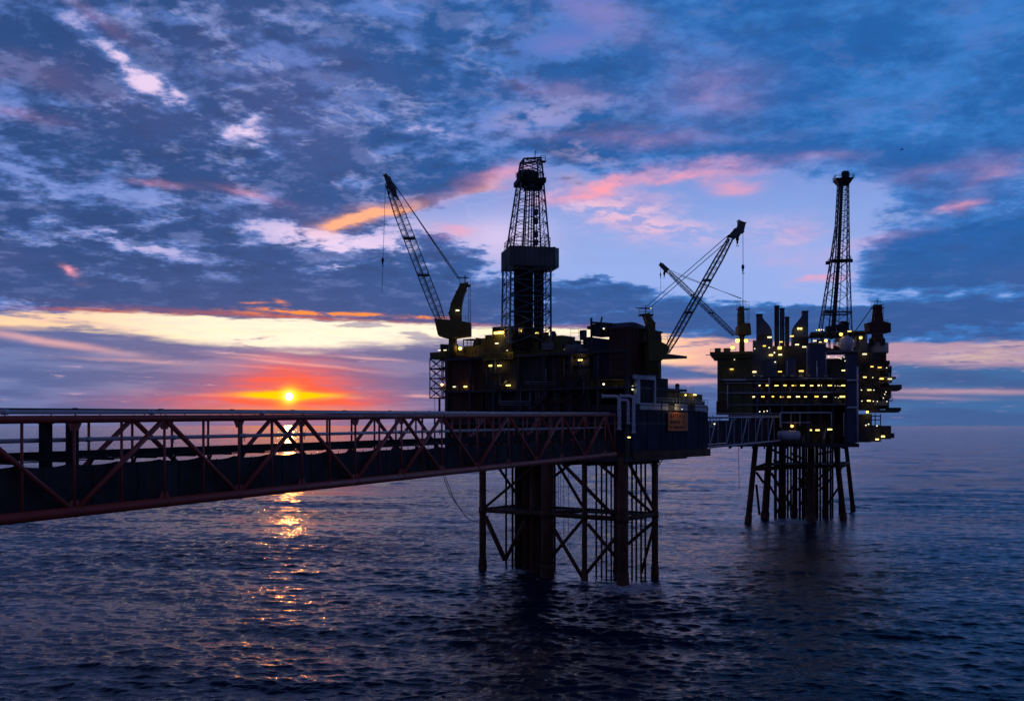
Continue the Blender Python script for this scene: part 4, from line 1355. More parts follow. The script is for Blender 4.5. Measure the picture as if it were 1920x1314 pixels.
def build_platform_two():
    root = thing('oil_platform', 'farther oil platform with rows of yellow lamps and a tall flare tower', 'oil platform', tuple(F2.xy(20, 12)) + (0.0,))

    def leg(ut, vt, ub, vb, r):
        yb = 56010.0 / (vb - HV)
        yt = yb + (325 - yb) * .18
        a, b = at(ub, vb, yb), at(ut, vt, yt)
        b.z = max(b.z, 23.5)
        return a, b, r
    legs = [leg(1417, 834, 1402.5, 980, .98), leg(1443, 834, 1434, 972, 1.25), leg(1465, 834, 1465, 967, 1.05), leg(1491, 834, 1490, 966, .95), leg(1521, 834, 1521, 978, 1.3), leg(1545, 834, 1547, 966, .9),
            leg(1567, 834, 1582, 973, 1.0), leg(1586, 834, 1599.5, 957, .85)]
    for a, b, r in legs:
        d = (b - a).normalized()
        part(root, 'jacket_leg', M_RUST, lambda mb: (mb.tube(a - d * 9, b, r, r * .82, n=14), mb.tube(a - d * 2, a + d * 2.2, r * 1.12, n=14)))
    for u, v, w in ((1455, 962, 327), (1472, 964, 324), (1500, 963, 318), (1508, 964, 326), (1530, 962, 328), (1538, 964, 318), (1552, 963, 322), (1561, 962, 330), (1574, 960, 336), (1483, 961, 335), (1453, 962, 329), (1477, 962, 328), (1505, 962, 322), (1512, 965, 320), (1533, 965, 322), (1557, 962, 326), (1499, 962, 330)):
        part(root, 'conductor_pipe', M_RUST, lambda mb: mb.tube(at(u, v + 10, w), at(u, 836, w), .34, n=8))
    for u0, v0, u1, v1, y, r in ((1418, 885, 1432, 905, 314, .32), (1446, 886, 1490, 960, 318, .35), (1446, 842, 1500, 868, 322, .3), (1497, 905, 1520, 880, 318, .26), (1493, 920, 1534, 886, 318, .3), (1500, 945, 1540, 905, 318, .3),
                                 (1497, 895, 1525, 950, 322, .3), (1530, 902, 1566, 870, 320, .3), (1536, 920, 1560, 895, 322, .28), (1418, 908, 1424, 965, 312, .3), (1570, 890, 1584, 866, 330, .3), (1572, 912, 1578, 960, 330, .3),
                                 (1455, 962, 1494, 900, 322, .28), (1560, 846, 1530, 852, 320, .28), (1484, 850, 1510, 862, 322, .28), (1440, 905, 1466, 950, 318, .3), (1542, 960, 1578, 905, 326, .28)):
        part(root, 'jacket_brace', M_RUST, lambda mb: mb.tube(at(u0, v0, y), at(u1, v1, y), r * 1.25, n=8))
    for u0, v0, u1, v1, y0, y1, r in ((1412, 879, 1584, 872, 310, 326, .62), (1435, 870, 1590, 868, 326, 346, .55), (1412, 879, 1438, 869, 308, 326, .5), (1575, 874, 1590, 867, 324, 346, .5), (1450, 862, 1490, 878, 318, 316, .4)):
        part(root, 'jacket_girder', M_RUST, lambda mb: mb.tube(at(u0, v0, y0), at(u1, v1, y1), r, n=10))
    part(root, 'jacket_walkway', M_BLACK, lambda mb: mb.hexa([at(1450, 874, 318), at(1560, 874, 318), at(1560, 870, 330), at(1450, 870, 330), at(1450, 871, 318), at(1560, 871, 318), at(1560, 867, 330), at(1450, 867, 330)]))
    # decks
    z = lambda v: F2.z(1480, v, 0)
    tl, tr = F2.t(1347, 0), F2.t(1607, 0)
    part(root, 'deck', M_DARK, lambda mb: F2.tbox(mb, F2.t(1362), F2.t(1611), -.3, 26, z(837.5), z(831)))
    part(root, 'deck_girder', M_DARK, lambda mb: [F2.tbox(mb, F2.t(1366 + i * 22), F2.t(1369 + i * 22), 0, 25, z(842), z(837.6)) for i in range(11)])
    for v in (709, 733.5, 757):
        part(root, 'deck', M_GREY, lambda mb: (F2.tbox(mb, tl + .1, F2.t(1586), -.2, 20, z(v + 3), z(v)), rail(mb, [F2.P(tl + 3, -.1, z(v)), F2.P(F2.t(1584), -.1, z(v))], 1.1, 2.4, .04)))
    for i in range(10):
        t = F2.t(1369 + i * 24)
        part(root, 'deck_column', M_BLUE if i in (2, 4) else M_DARK, lambda mb: F2.tbox(mb, t, t + (.9 if i % 4 == 2 else .45), -.05, .5, z(831), z(705)))
    mods = [(1345, 1411, 671, 776, .05, 13, M_OLIVE), (1331, 1411, 659, 665, -1.2, 13.2, M_OLIVE), (1336, 1411, 665.2, 670.8, -.8, 13.1, M_OLIVE), (1340, 1351, 652.5, 658.8, 2, 5, M_DARK), (1357, 1369, 652.5, 658.8, 2, 5, M_DARK),
            (1411.3, 1449, 638, 708, 3, 20, M_BLUE), (1449.4, 1513, 648, 708, 4, 19, M_DARK), (1513.4, 1549, 646, 707, 1, 16, M_BLUE), (1549.4, 1584, 672, 707, 4, 18, M_DARK), (1437, 1457, 672, 706, 1.6, 2.9, M_BLUE), (1472, 1492, 672, 706, 1.6, 3.9, M_BLUE),
            (1585, 1606.6, 706, 830, .05, 20, M_BLUE), (1366, 1584.4, 712.5, 733, 5.5, 19, M_BLACK), (1366, 1584.4, 737, 756.5, 5.5, 19, M_BLACK), (1366, 1584.4, 761, 830, 5, 24, M_BLACK), (1343, 1364, 752, 777, -.6, 8, M_BROWN),
            (1549, 1612, 656.5, 660, .5, 13, M_GREY), (1606, 1626, 628, 660, 9, 20, M_BLUE), (1585, 1607, 664, 705.5, 1, 18, M_BLUE),
            (1608, 1650, 661, 768, 6, 24, M_DARK), (1650.4, 1667, 676, 766, 8, 22, M_DARK), (1628, 1662, 660.5, 676, 7, 20, M_BROWN), (1607.4, 1633, 776, 829, 3.5, 20, M_DARK), (1633.4, 1652, 797, 828, 5, 18, M_DARK), (1652.4, 1671, 798, 823, 6, 16, M_DARK), (1671.4, 1677, 812, 821, 7, 12, M_DARK),
            (1649, 1680, 706, 710, 5, 18, M_GREY), (1640, 1664, 752, 760, 5, 18, M_GREY), (1420, 1447, 628, 638, 5, 16, M_DARK), (1485, 1516, 632, 648, 6, 16, M_DARK)]
    for u0, u1, v0, v1, w0, w1, m in mods:
        def f(mb):
            F2.box(mb, u0, u1, v0, v1, w0, w1)
            if (v1 - v0) > 15:
                n = max(2, int((u1 - u0) / 5))
                for i in range(1, n):
                    u = u0 + (u1 - u0) * i / n
                    t = F2.t(u, w0)
                    F2.tbox(mb, t - .07, t + .07, w0 - .1, w0 + .02, F2.z(u, v1, w0) + .15, F2.z(u, v0, w0) - .15)
        part(root, 'module', m, f)
    for u0, u1, v0, v1, w in ((1640, 1691, 721, 732, 6), (1630, 1689.5, 764, 773, 5)):      # jutting launch platforms
        part(root, 'launch_platform', M_DARK, lambda mb: (F2.box(mb, u0, u1 - 3, v0 + 4, v1, w, w + 9), F2.box(mb, u1 - 24, u1, v0, v0 + 3.9, w + 1, w + 8), F2.box(mb, u1 - 3, u1, v0 + 4, v1 - 2.5, w + .6, w + 8.4)))
    part(root, 'side_frame', M_DARK, lambda mb: [mb.tube(F2.p(u, 776, 6), F2.p(u, 798, 6), .15, n=6) for u in (1634, 1641, 1651)] + [mb.tube(F2.p(1633, v, 6), F2.p(1651, v, 6), .15, n=6) for v in (780, 787)])
    part(root, 'side_balcony', M_GREY, lambda mb: [(F2.box(mb, 1644 + i * 3, 1668 + i * 2, v, v + 1.6, 5.2, 9), rail(mb, [F2.p(1646 + i * 3, v, 5.3), F2.p(1668 + i * 2, v, 5.3)], 1.1, 1.4, .05)) for i, v in enumerate((692, 716, 742, 750))])
    # pale corner pipes and the pale frame in front of the lowest deck
    def pale(mb):
        for u, v0, v1, r in ((1608, 688, 830, .26), (1531.5, 676, 711, .12), (1532, 688, 712, .22), (1442, 708, 737, .2), (1364, 722, 768, .16), (1463, 774, 801, .24), (1483, 774, 800, .1), (1500, 774, 797, .12), (1559, 774, 800, .14), (1582, 774, 818, .12), (1476, 676, 706, .08), (1513, 650, 705, .1), (1549, 660, 706, .1), (1444, 765, 776, .1)):
            mb.tube(F2.p(u, v0, -.6), F2.p(u, v1, -.6), r, n=8)
        for u0, u1, v, r in ((1463, 1559, 773.5, .22), (1465, 1520, 792, .14), (1356, 1399, 712.5, .24), (1588, 1608, 713, .3), (1588, 1608, 764, .3), (1505, 1560, 709, .12), (1512, 1560, 736, .12), (1360, 1445, 718, .08), (1360, 1445, 737, .08)):
            mb.tube(F2.p(u0, v, -.6), F2.p(u1, v, -.6), r, n=8)
        mb.tube(F2.p(1549, 803, -.6), F2.p(1545, 822, -.6), .16, n=6)
    part(root, 'pale_pipework', M_TRUSS, pale)
    for u in (1413, 1429, 1469, 1485, 1501, 1517, 1532, 1548):      # small pale lifebuoy-like covers along the rail
        part(root, 'vent_cover', M_WHITE, lambda mb: (mb.lathe(F2.p(u, 706.5, .6), [(.5, 0), (.55, .25), (.3, .4), (.12, .45)], 10)))
    rr = random.Random(7)

    def item(nm, mt, u0, u1, v0, v1, w0, w1):
        part(root, nm, mt, lambda mb: F2.box(mb, u0, u1, v0, v1, w0, w1))
    for k in range(44):
        u, v = rr.uniform(1520, 1615), rr.choice((656.4, 640, 628))
        h = rr.uniform(2, 9 if v != 628 else 4)
        w = 4 + rr.uniform(0, 8)
        item('deck_equipment', M_DARK, u, u + rr.uniform(1.5, 6), v - h, v, w, w + 3)
    for k in range(30):
        u, w = rr.uniform(1520, 1612), 5 + rr.uniform(0, 8)
        item('deck_post', M_DARK, u, u + rr.uniform(.7, 1.6), rr.uniform(626, 650), 656.4, w, w + .5)
    for v in (709, 733.5, 757, 831):
        for k in range(22):
            u, w = rr.uniform(1368, 1578), 2.2 + rr.uniform(0, 2.2)
            h = rr.uniform(3, 15 if v < 800 else 26)
            item('process_skid', M_DARK if k % 3 else M_BLUE, u, u + rr.uniform(1.5, 8), v - h, v, w, w + .9)
    for k in range(60):
        u, v, w = rr.uniform(1612, 1666), rr.uniform(672, 765), 4.6 + rr.uniform(0, 1.3)
        item('side_equipment', M_DARK, u, u + rr.uniform(1, 7), v, v + rr.uniform(1, 8), w, 7)
    for k in range(10):
        u, v, w = rr.uniform(1664, 1671), rr.uniform(684, 740), 8 + rr.uniform(0, 2)
        item('side_column', M_DARK, u, u + 2.5, v, v + rr.uniform(5, 20), w, w + 2)
    for u, v, w_ in ((1655, 640, 12), (1631, 640, 12), (1637, 638, 10), (1652, 637, 10)):
        item('crane_winch', M_DARK, u, u + 5, v - 6, v + 6, w_, w_ + 3)
    part(root, 'helideck_edge', M_OLIVE, lambda mb: (mb.tube(F2.p(1323, 665.5, 2), F2.p(1332, 665.5, 2), .12, n=5), rail(mb, [F2.p(1332, 659, -1), F2.p(1380, 659, -1)], .9, 1.6, .05)))
    part(root, 'upper_deck', M_DARK, lambda mb: (F2.box(mb, 1520, 1628, 621, 625, 9, 26), F2.box(mb, 1517, 1549, 642, 645.8, 2, 16)))
    part(root, 'upper_post', M_DARK, lambda mb: [mb.tube(F2.p(u, 625, w), F2.p(u, 660, w), .18, n=6) for u in (1522, 1538, 1556, 1575, 1600, 1622) for w in (9.5, 16)])
    p = F2.p(1645, 660, 16)
    part(root, 'crane_base', M_BROWN, lambda mb: mb.lathe((p.x, p.y, p.z), [(3.1, 0), (3.1, .2), (3.1, .3), (3.1, 2.7), (2.0, 3.0), (1.6, 6)], 24))
    part(root, 'white_drum', M_WHITE, lambda mb: mb.lathe((p.x, p.y, p.z - .4), [(3.2, 0), (3.3, .3), (3.3, 3.0), (3.1, 3.2)], 24))
    return root


PLAT2 = build_platform_two()


def build_radome():
    c = F2.p(1587, 645, 3.5)
    r = 15 * c.y / FPX
    root = thing('radome', 'large round white radome on the far platform below the flare tower', 'radome', (c.x, c.y, c.z - r))
    prof = [(r * math.sin(math.pi * k / 18), r - r * math.cos(math.pi * k / 18)) for k in range(2, 19)]
    mb = MB()
    mb.lathe((c.x, c.y, c.z - r), prof, 32)
    for k in range(8):
        a0 = 2 * math.pi * k / 8
        mb.path([(c.x + math.cos(a0) * q * 1.002, c.y + math.sin(a0) * q * 1.002, c.z - r + z_) for q, z_ in prof[1:-1]], .02, 4)
    mb.build('dome', M_GRP, root)
    mb = MB()
    mb.lathe((c.x, c.y, c.z - r - .15), [(r * .55, 0), (r * .55, .25), (r * .42, .3)], 24)
    mb.build('base_ring', M_GREY, root)


build_radome()


def build_flare():
    Yc = 322.0
    zv = lambda v: EYE + (HV - v) * Yc / FPX
    X = lambda u: (u - HU) * Yc / FPX
    D = Frame(0, 0, 0.985, -0.17)
    root = thing('flare_tower', 'tall slender lattice flare tower with a boxy head on the far platform', 'flare tower', (X(1566), Yc, zv(626)))

    def ring(u0, u1, v):
        a = (X(u1) - X(u0)) / 1.155
        cx = (X(u0) + X(u1)) / 2
        return [Vector((cx + D.e1[0] * sx * a / 2 + D.e2[0] * sy * a / 2, Yc + D.e1[1] * sx * a / 2 + D.e2[1] * sy * a / 2, zv(v))) for sx, sy in ((-1, -1), (1, -1), (1, 1), (-1, 1))]
    st = [(1534, 1596, 624, 4, .92), (1556.5, 1592, 490, 3, .85), (1566, 1591.5, 425, 8, .97), (1570.5, 1591, 345, 0, 1)]
    for i in range(3):
        mb = MB()
        lattice(mb, ring(*st[i][:3]), ring(*st[i + 1][:3]), st[i][3], .21 if i < 2 else .17, .085 if i < 2 else .065, ratio=st[i][4])
        mb.build('lattice_section', M_TRUSS_D, root)
    part(root, 'flare_pipe', M_DARK, lambda mb: [mb.path([(X(u0), Yc + y, zv(624)), (X(u1), Yc + y, zv(490)), (X(u2), Yc + y, zv(346))], r, 8) for u0, u1, u2, y, r in ((1560, 1571, 1578, 0, .42), (1566, 1575, 1581, .8, .34), (1554, 1567, 1575, .4, .22))])
    part(root, 'ladder', M_DARK, lambda mb: mb.path([(X(1570 + 15 * k / 120 + (1.0 if k % 2 else -1.0)), Yc - .8, zv(624 - 276 * k / 120)) for k in range(121)], .13, 5))
    def plat(mb):
        t = ring(1562, 1601, 337)
        b = ring(1570, 1593, 347)
        mb.hexa([b[0], b[1], b[2], b[3], t[0], t[1], t[2], t[3]])
        rail(mb, t + [t[0]], 1.1, 1.2, .06)
    part(root, 'head_platform', M_DARK, plat)
    part(root, 'flare_head', M_DARK, lambda mb: (mb.lathe((X(1585), Yc, zv(338)), [(1.2, 0), (1.2, 1.6), (1.25, 1.7), (1.25, 2.5), (1.0, 2.8)], 16), mb.tube((X(1580), Yc - .5, zv(338)), (X(1580), Yc - .5, zv(323)), .25, n=8)))
    for v, a, b in ((490, 1553, 1595), (588, 1542, 1596)):
        part(root, 'service_platform', M_DARK, lambda mb: (lambda q, s: (mb.hexa([s[0], s[1], s[2], s[3]] + [p + Vector((0, 0, .25)) for p in s]), rail(mb, s + [s[0]], 1.1, 1.5, .05)))(None, ring(a, b, v)) if v == 490 else
             (lambda s: [mb.tube(s[i], s[(i + 1) % 4], .2, n=6) for i in range(4)] + [mb.box(s[0].lerp(s[1], k) + Vector((0, 2, .4)), (1.6, 2, .9)) for k in (.1, .25, .38)])(ring(a, b, v)))
    part(root, 'light_box', M_DARK, lambda mb: [mb.box((X(u), Yc, zv(v)), (1.1, 1.1, 1.0)) for u, v in ((1552, 493), (1595, 489))])
    part(root, 'base_equipment', M_DARK, lambda mb: [mb.box((X(u), Yc + 1, zv(v)), (w, 2, h)) for u, v, w, h in ((1583, 606, 2, 1.4), (1578, 614, 3, 2), (1588, 613, 1.4, 3), (1557, 617, 2.2, 2))])


build_flare()


def build_stacks():
    def scoop(poly, w, label):
        root = MB()
        root.prism([F2.p(u, v, w) for u, v in poly], F2.P(0, 5, 0) - F2.P(0, 0, 0))
        us = [p[0] for p in poly]
        top = min(poly, key=lambda q: q[1])
        o = root.build('exhaust_duct', M_BLUE)
        tag(o, label, 'exhaust duct', 'curved exhaust ducts on the far platform')
        mb = MB()
        tops = [p for p in poly if abs(p[1] - top[1]) < 1]
        a, b = min(t[0] for t in tops), max(t[0] for t in tops)
        F2.box(mb, a - .6, b + .6, top[1] - .6, top[1] + 1.6, w - .15, w + 5.15)
        mb.build('rim', M_DARK, o)
    cur = lambda pts: pts
    scoop([(1418, 640), (1418, 589), (1429.5, 589), (1430, 595), (1433, 600), (1438, 605), (1443, 611), (1446.5, 618), (1448, 626), (1448, 640)], 5.5, 'left curved exhaust duct on the far platform, sloping down to the right')
    scoop([(1515.5, 650), (1515.5, 583), (1504, 583), (1504, 590), (1501, 596), (1495, 603), (1489, 610), (1485.5, 617), (1484, 626), (1484, 650)], 6.0, 'right curved exhaust duct on the far platform, sloping down to the left')
    for u0, u1, v, w, lab in ((1452, 1461, 573, 8, 'tallest of three square exhaust stacks on the far platform'), (1462, 1471, 578, 8.6, 'middle height square exhaust stack between its taller and shorter neighbours'), (1472, 1480, 594, 7.5, 'shortest of three square exhaust stacks on the far platform')):
        mb = MB()
        F2.box(mb, u0, u1, v, 650, w, w + 2.2)
        for k in range(3):
            q = v + 12 + k * 18
            F2.box(mb, u0 - .4, u1 + .4, q, q + 1, w - .1, w + 2.3)
        o = mb.build('exhaust_stack', M_BLUE if 'middle' in lab else M_DARK)
        tag(o, lab, 'exhaust stack', 'square exhaust stacks on the far platform')
        mb = MB()
        F2.box(mb, u0 - .5, u1 + .5, v - .5, v + 1.5, w - .12, w + 2.32)
        mb.build('rim', M_DARK, o)


build_stacks()


def build_tank():
    a, b = F2.p(1461, 816.5, -2.6), F2.p(1497, 816.5, -2.6)
    root = thing('storage_tank', 'pale horizontal storage tank under the far platform beside the short bridge', 'tank', tuple(a.lerp(b, .5) - Vector((0, 0, 1.9))))
    d = (b - a).normalized()
    r = 1.48
    mb = MB()
    mb.tube(a, b, r, n=24)
    for s, p in ((-1, a), (1, b)):
        mb.tube(p, p + d * s * .45, r, r * .72, n=24)
        mb.tube(p + d * s * .45, p + d * s * .6, r * .72, r * .3, n=24)
    for k in (.2, .5, .8):
        q = a.lerp(b, k)
        mb.tube(q, q + d * .15, r + .05, n=24)
    mb.build('shell', M_TRUSS, root)
    for k in (.2, .8):
        q = a.lerp(b, k)
        mb = MB()
        mb.box(q - Vector((0, 0, 1.45)), (.5, 2.6, .8), F2.rot)
        mb.build('cradle', M_DARK, root)
    mb = MB()
    F2.tbox(mb, F2.t(1456), F2.t(1503), -4.6, -.32, a.z - 2.15, a.z - 1.86)
    mb.build('shelf', M_DARK, root)


build_tank()


# ---------------------------------------------------------------- lit lamps
def strip_lamp(p, L, h, mat, label, group, rot):
    """tube lamp under a dark reflector"""
    mb = MB()
    e = Vector((math.cos(rot), math.sin(rot), 0)) * L / 2
    mb.cur = 0
    mb.tube(p - e, p + e, h / 2, n=8)
    mb.cur = 1
    mb.box(p + Vector((0, 0, h * .62)), (L * 1.05, h * 1.3, h * .22), rot)
    n = Vector((-math.sin(rot), math.cos(rot), 0))
    mb.tube(p + Vector((0, 0, h * .5)), p + n * .8 + Vector((0, 0, h * .6)), .05, n=5)
    return tag(mb.build('strip_lamp', [mat, M_BLACK]), label, 'lamp', group)


def flood_lamp(p, r, mat, label, group):
    """round floodlight facing the viewer's side, with a hood and a stalk"""
    mb = MB()
    mb.cur = 0
    mb.lathe((p.x, p.y, p.z - r), [(r * math.sin(math.pi * k / 8) * 1.0, r - r * math.cos(math.pi * k / 8)) for k in range(1, 8)], 12)
    mb.cur = 1
    mb.lathe((p.x, p.y, p.z + r * .72), [(r * .9, 0), (r * .8, r * .3), (r * .3, r * .5)], 12)
    mb.tube(p + Vector((0, r * .5, r * .6)), p + Vector((0, r + .6, r * .2)), .06, n=5)
    return tag(mb.build('flood_lamp', [mat, M_BLACK]), label, 'lamp', group)


def L1(u, v, w, wd, hg, mat, label, group=None, fr=None):
    fr = fr or F1
    p = fr.p(u, v, w)
    s = p.y / FPX
    return strip_lamp(p, wd * s, hg * s, mat, label, group, fr.rot)


def Fl(u, v, w, rad, mat, label, group=None, fr=None):
    fr = fr or F1
    p = fr.p(u, v, w)
    return flood_lamp(p, rad * p.y / FPX, mat, label, group)


def throw(o, watts, col=(1.0, 0.62, 0.2), dy=-0.7):
    """the light a strong lamp throws on what stands round it"""
    ld = bpy.data.lights.new('lamp_light', 'POINT')
    ld.energy = watts * 0.22
    ld.specular_factor = 0.4
    ld.color = col
    ld.shadow_soft_size = 0.3
    lo = bpy.data.objects.new('lamp_light', ld)
    lo.location = (0, dy, 0.35)
    lo.parent = o
    COL.objects.link(lo)
    return o


# nearer platform
throw(L1(935.5, 623.8, 3.6, 21, 5, M_LAMP, 'long glowing yellow lamp on the drill floor, left one beneath the derrick leg'), 260)
throw(L1(974.5, 621.8, 3.6, 21, 5, M_LAMP, 'long glowing yellow lamp on the drill floor, under the middle of the derrick'), 260)
throw(Fl(852.5, 652, 1.5, 3.6, M_LAMP, 'round yellow floodlight at the foot of the big left crane, left of its pair', 'floodlights at the foot of the left crane'), 260)
throw(Fl(862.8, 653.2, 1.5, 3.4, M_LAMP, 'round yellow floodlight at the foot of the big left crane, right of its pair', 'floodlights at the foot of the left crane'), 260)
p_ = at(857.8, 582, 211.6)
strip_lamp(p_, .75, .28, M_COOL, 'short white lamp on the mast of the big left crane', None, 0)
L1(931.5, 643.8, 3.5, 7, 2, M_COOL, 'small white lamp on the olive wall above the yellow name board')
L1(919.7, 685.5, .9, 6.6, 3, M_STRIP, 'small warm lamp below the yellow name board, left of two', 'lamps below the name board')
throw(L1(936.5, 685.5, .9, 8, 2.6, M_STRIP, 'small warm lamp below the yellow name board, right of two', 'lamps below the name board'), 70)
L1(852, 725, .2, 6, 2, M_COOL, 'dim white lamp low on the brown left wall of the nearer platform')
throw(L1(872.5, 725, .3, 6.4, 3, M_STRIP, 'warm lamp low on the brown left wall beside a dimmer white one'), 70)
throw(L1(953, 722.6, .9, 9.6, 2.8, M_STRIP, 'single bright lamp alone in the middle of the nearer platform front'), 70)
throw(Fl(828.8, 721, .6, 2.6, M_ORNG, 'orange lamp inside the stair tower on the left flank'), 260)
L1(823.7, 656.6, .1, 6, 1.6, M_COOL, 'pale lamp above the stair tower, left of two', 'pale lamps above the stair tower')
L1(834.5, 656.4, .1, 6.4, 1.6, M_COOL, 'pale lamp above the stair tower, right of two', 'pale lamps above the stair tower')
L1(1062.5, 654.8, 3.2, 10.5, 1.8, M_STRIP, 'thin warm lamp among the pipes right of the derrick, upper of two', 'thin lamps among the pipes right of the derrick')
L1(1066.8, 666, 3.2, 9.5, 1.8, M_STRIP, 'thin warm lamp among the pipes right of the derrick, lower of two', 'thin lamps among the pipes right of the derrick')
throw(L1(1088, 675, 1.6, 8.6, 2.6, M_STRIP, 'lamp on a pole in front of the pipes left of the brown corner block'), 70)
L1(1008, 624.5, 5, 9, 2.4, M_STRIP, 'warm lamp at the right foot of the derrick')
Fl(1026, 623, 7, 2.0, M_STRIP, 'small round lamp beside the right leg of the derrick')
Fl(1132, 690 - 560 + 590 - 104, .3, 1.6, M_COOL, 'white lamp under the roof mast of the corner block')
Fl(1131.8, 720, 3.5, 2.2, M_COOL, 'round white lamp in the dark opening under the corner block, leftmost there')
throw(L1(1154.5, 725, 3.5, 8, 2.6, M_STRIP, 'warm strip lamp in the dark opening under the corner block'), 70)
Fl(1169.6, 726, 3.5, 1.5, M_COOL, 'small white lamp in the opening under the corner block beside the strip lamp')
Fl(1177.6, 727, 2.5, 2.2, M_COOL, 'white lamp in the opening under the corner block next to the pale pipe bends')
Fl(1186.3, 724.5, 2.0, 2.0, M_COOL, 'white lamp beside the pale portal, upper of a close pair', 'close pair of white lamps by the portal')
Fl(1186, 730, 2.0, 1.8, M_COOL, 'white lamp beside the pale portal, lower of a close pair', 'close pair of white lamps by the portal')
throw(L1(1214.8, 727.3, 2.4, 9.6, 2.4, M_LAMP, 'yellow lamp framed by the pale portal', None, FS), 70)
throw(L1(1245.7, 741.6, 1.0, 9.2, 2.2, M_STRIP, 'strip lamp on the left end of the olive deck house', None, FS), 70)
Fl(1285.5, 740.4, 1.0, 1.8, M_STRIP, 'small round lamp on the olive deck house right of its chimney', None, FS)
throw(L1(1302.8, 740.2, 1.0, 10, 2.2, M_STRIP, 'strip lamp on the right end of the olive deck house', None, FS), 70)
L1(1179.5, 819.8, -1.5, 5, 2.4, M_STRIP, 'lone lamp low under the pale bent pipes')
Fl(1235, 750, .4, 1.5, M_COOL, 'small white lamp at the left foot of the deck house', None, FS)
Fl(1339.6, 794.5, 1.2, 1.5, M_COOL, 'small white lamp where the short pale bridge leaves the wall', None, FS)
strip_lamp(at(1218.6, 578.3, 196), .55, .22, M_COOL, 'white lamp on the mast platform of the brown crane', None, 0)
strip_lamp(at(1318, 552.3, 196.3), .4, .2, M_COOL, 'tiny white lamp halfway up the boom of the brown crane', None, 0)
flood_lamp(at(1378.6, 442, 196.2), .24, M_STRIP, 'warm lamp at the tip of the brown crane boom', None)
throw(L1(951, 657, -1.9, 3, 1, M_COOL, 'tiny lamp over the lit right half of the yellow name board'), 45, (1.0, 0.85, 0.4), -.1)
throw(L1(1279, 767, -1.6, 3, 1, M_COOL, 'tiny lamp over the square orange notice board', None, FS), 160, (1.0, 0.72, 0.3), -.1)
# far platform: the two long rows
rl = random.Random(3)
G_UP, G_LO = 'upper row of lamps along the far platform', 'lower row of lamps along the far platform'
for u in (1357.8, 1389.8, 1405.9, 1422.3, 1439, 1456, 1471.9, 1488.4, 1504.7, 1521.9, 1537, 1555.9, 1581.7):
    L1(u, 722.6 + rl.uniform(-.4, .4), 1.2, rl.uniform(5.6, 7.8), rl.uniform(1.7, 2.4), rl.choice((M_STRIP, M_STRIP, M_STRIP_PALE, M_STRIP_DEEP)), 'yellow strip lamp in the upper lit row along the far platform front', G_UP, F2)
for u in (1379.8, 1396.4, 1412.2, 1430.6, 1449.2, 1465.5, 1479.4, 1496.2, 1511.9, 1531, 1547.2, 1579.4):
    L1(u, 743.7 + rl.uniform(-.4, .4), 1.2, (rl.uniform(5.6, 7.8) if u != 1449.2 else 4) if u < 1570 else 9, rl.uniform(1.7, 2.4) if u < 1570 else 2.8, rl.choice((M_STRIP, M_STRIP, M_STRIP_PALE, M_STRIP_DEEP)), 'yellow strip lamp in the lower lit row along the far platform front', G_LO, F2)
for u, v in ((1562, 722.8), (1566, 723), (1571, 723), (1575, 723.6), (1563.5, 744.5), (1567, 745), (1572, 745.6)):
    Fl(u, v, 3, .7, M_COOL, 'tiny pale lamp at the right end of a lit row on the far platform', 'tiny lamps ending the rows', F2)
for u in (1392, 1397.3, 1405, 1418.5, 1424.5, 1432.5, 1438.5):
    Fl(u, 770 + (u % 1.7), 1.0, 1.1, M_COOL, 'tiny white lamp in the short line above the pale bridge on the far platform', 'tiny white lamps above the short bridge', F2)
for u, lab in ((1518, 'left'), (1533.3, 'middle'), (1555.9, 'right')):
    L1(u, 806.2 - (1.3 if lab == 'right' else 0), 1.4, 8, 2.4, M_STRIP, f'strip lamp beneath the lowest deck right of the pale tank, {lab} of three', 'three lamps beneath the lowest deck', F2)
throw(Fl(1485, 798.6, -1.1, 2.8, M_ORNG, 'big orange lamp above the pale tank', None, F2), 90)
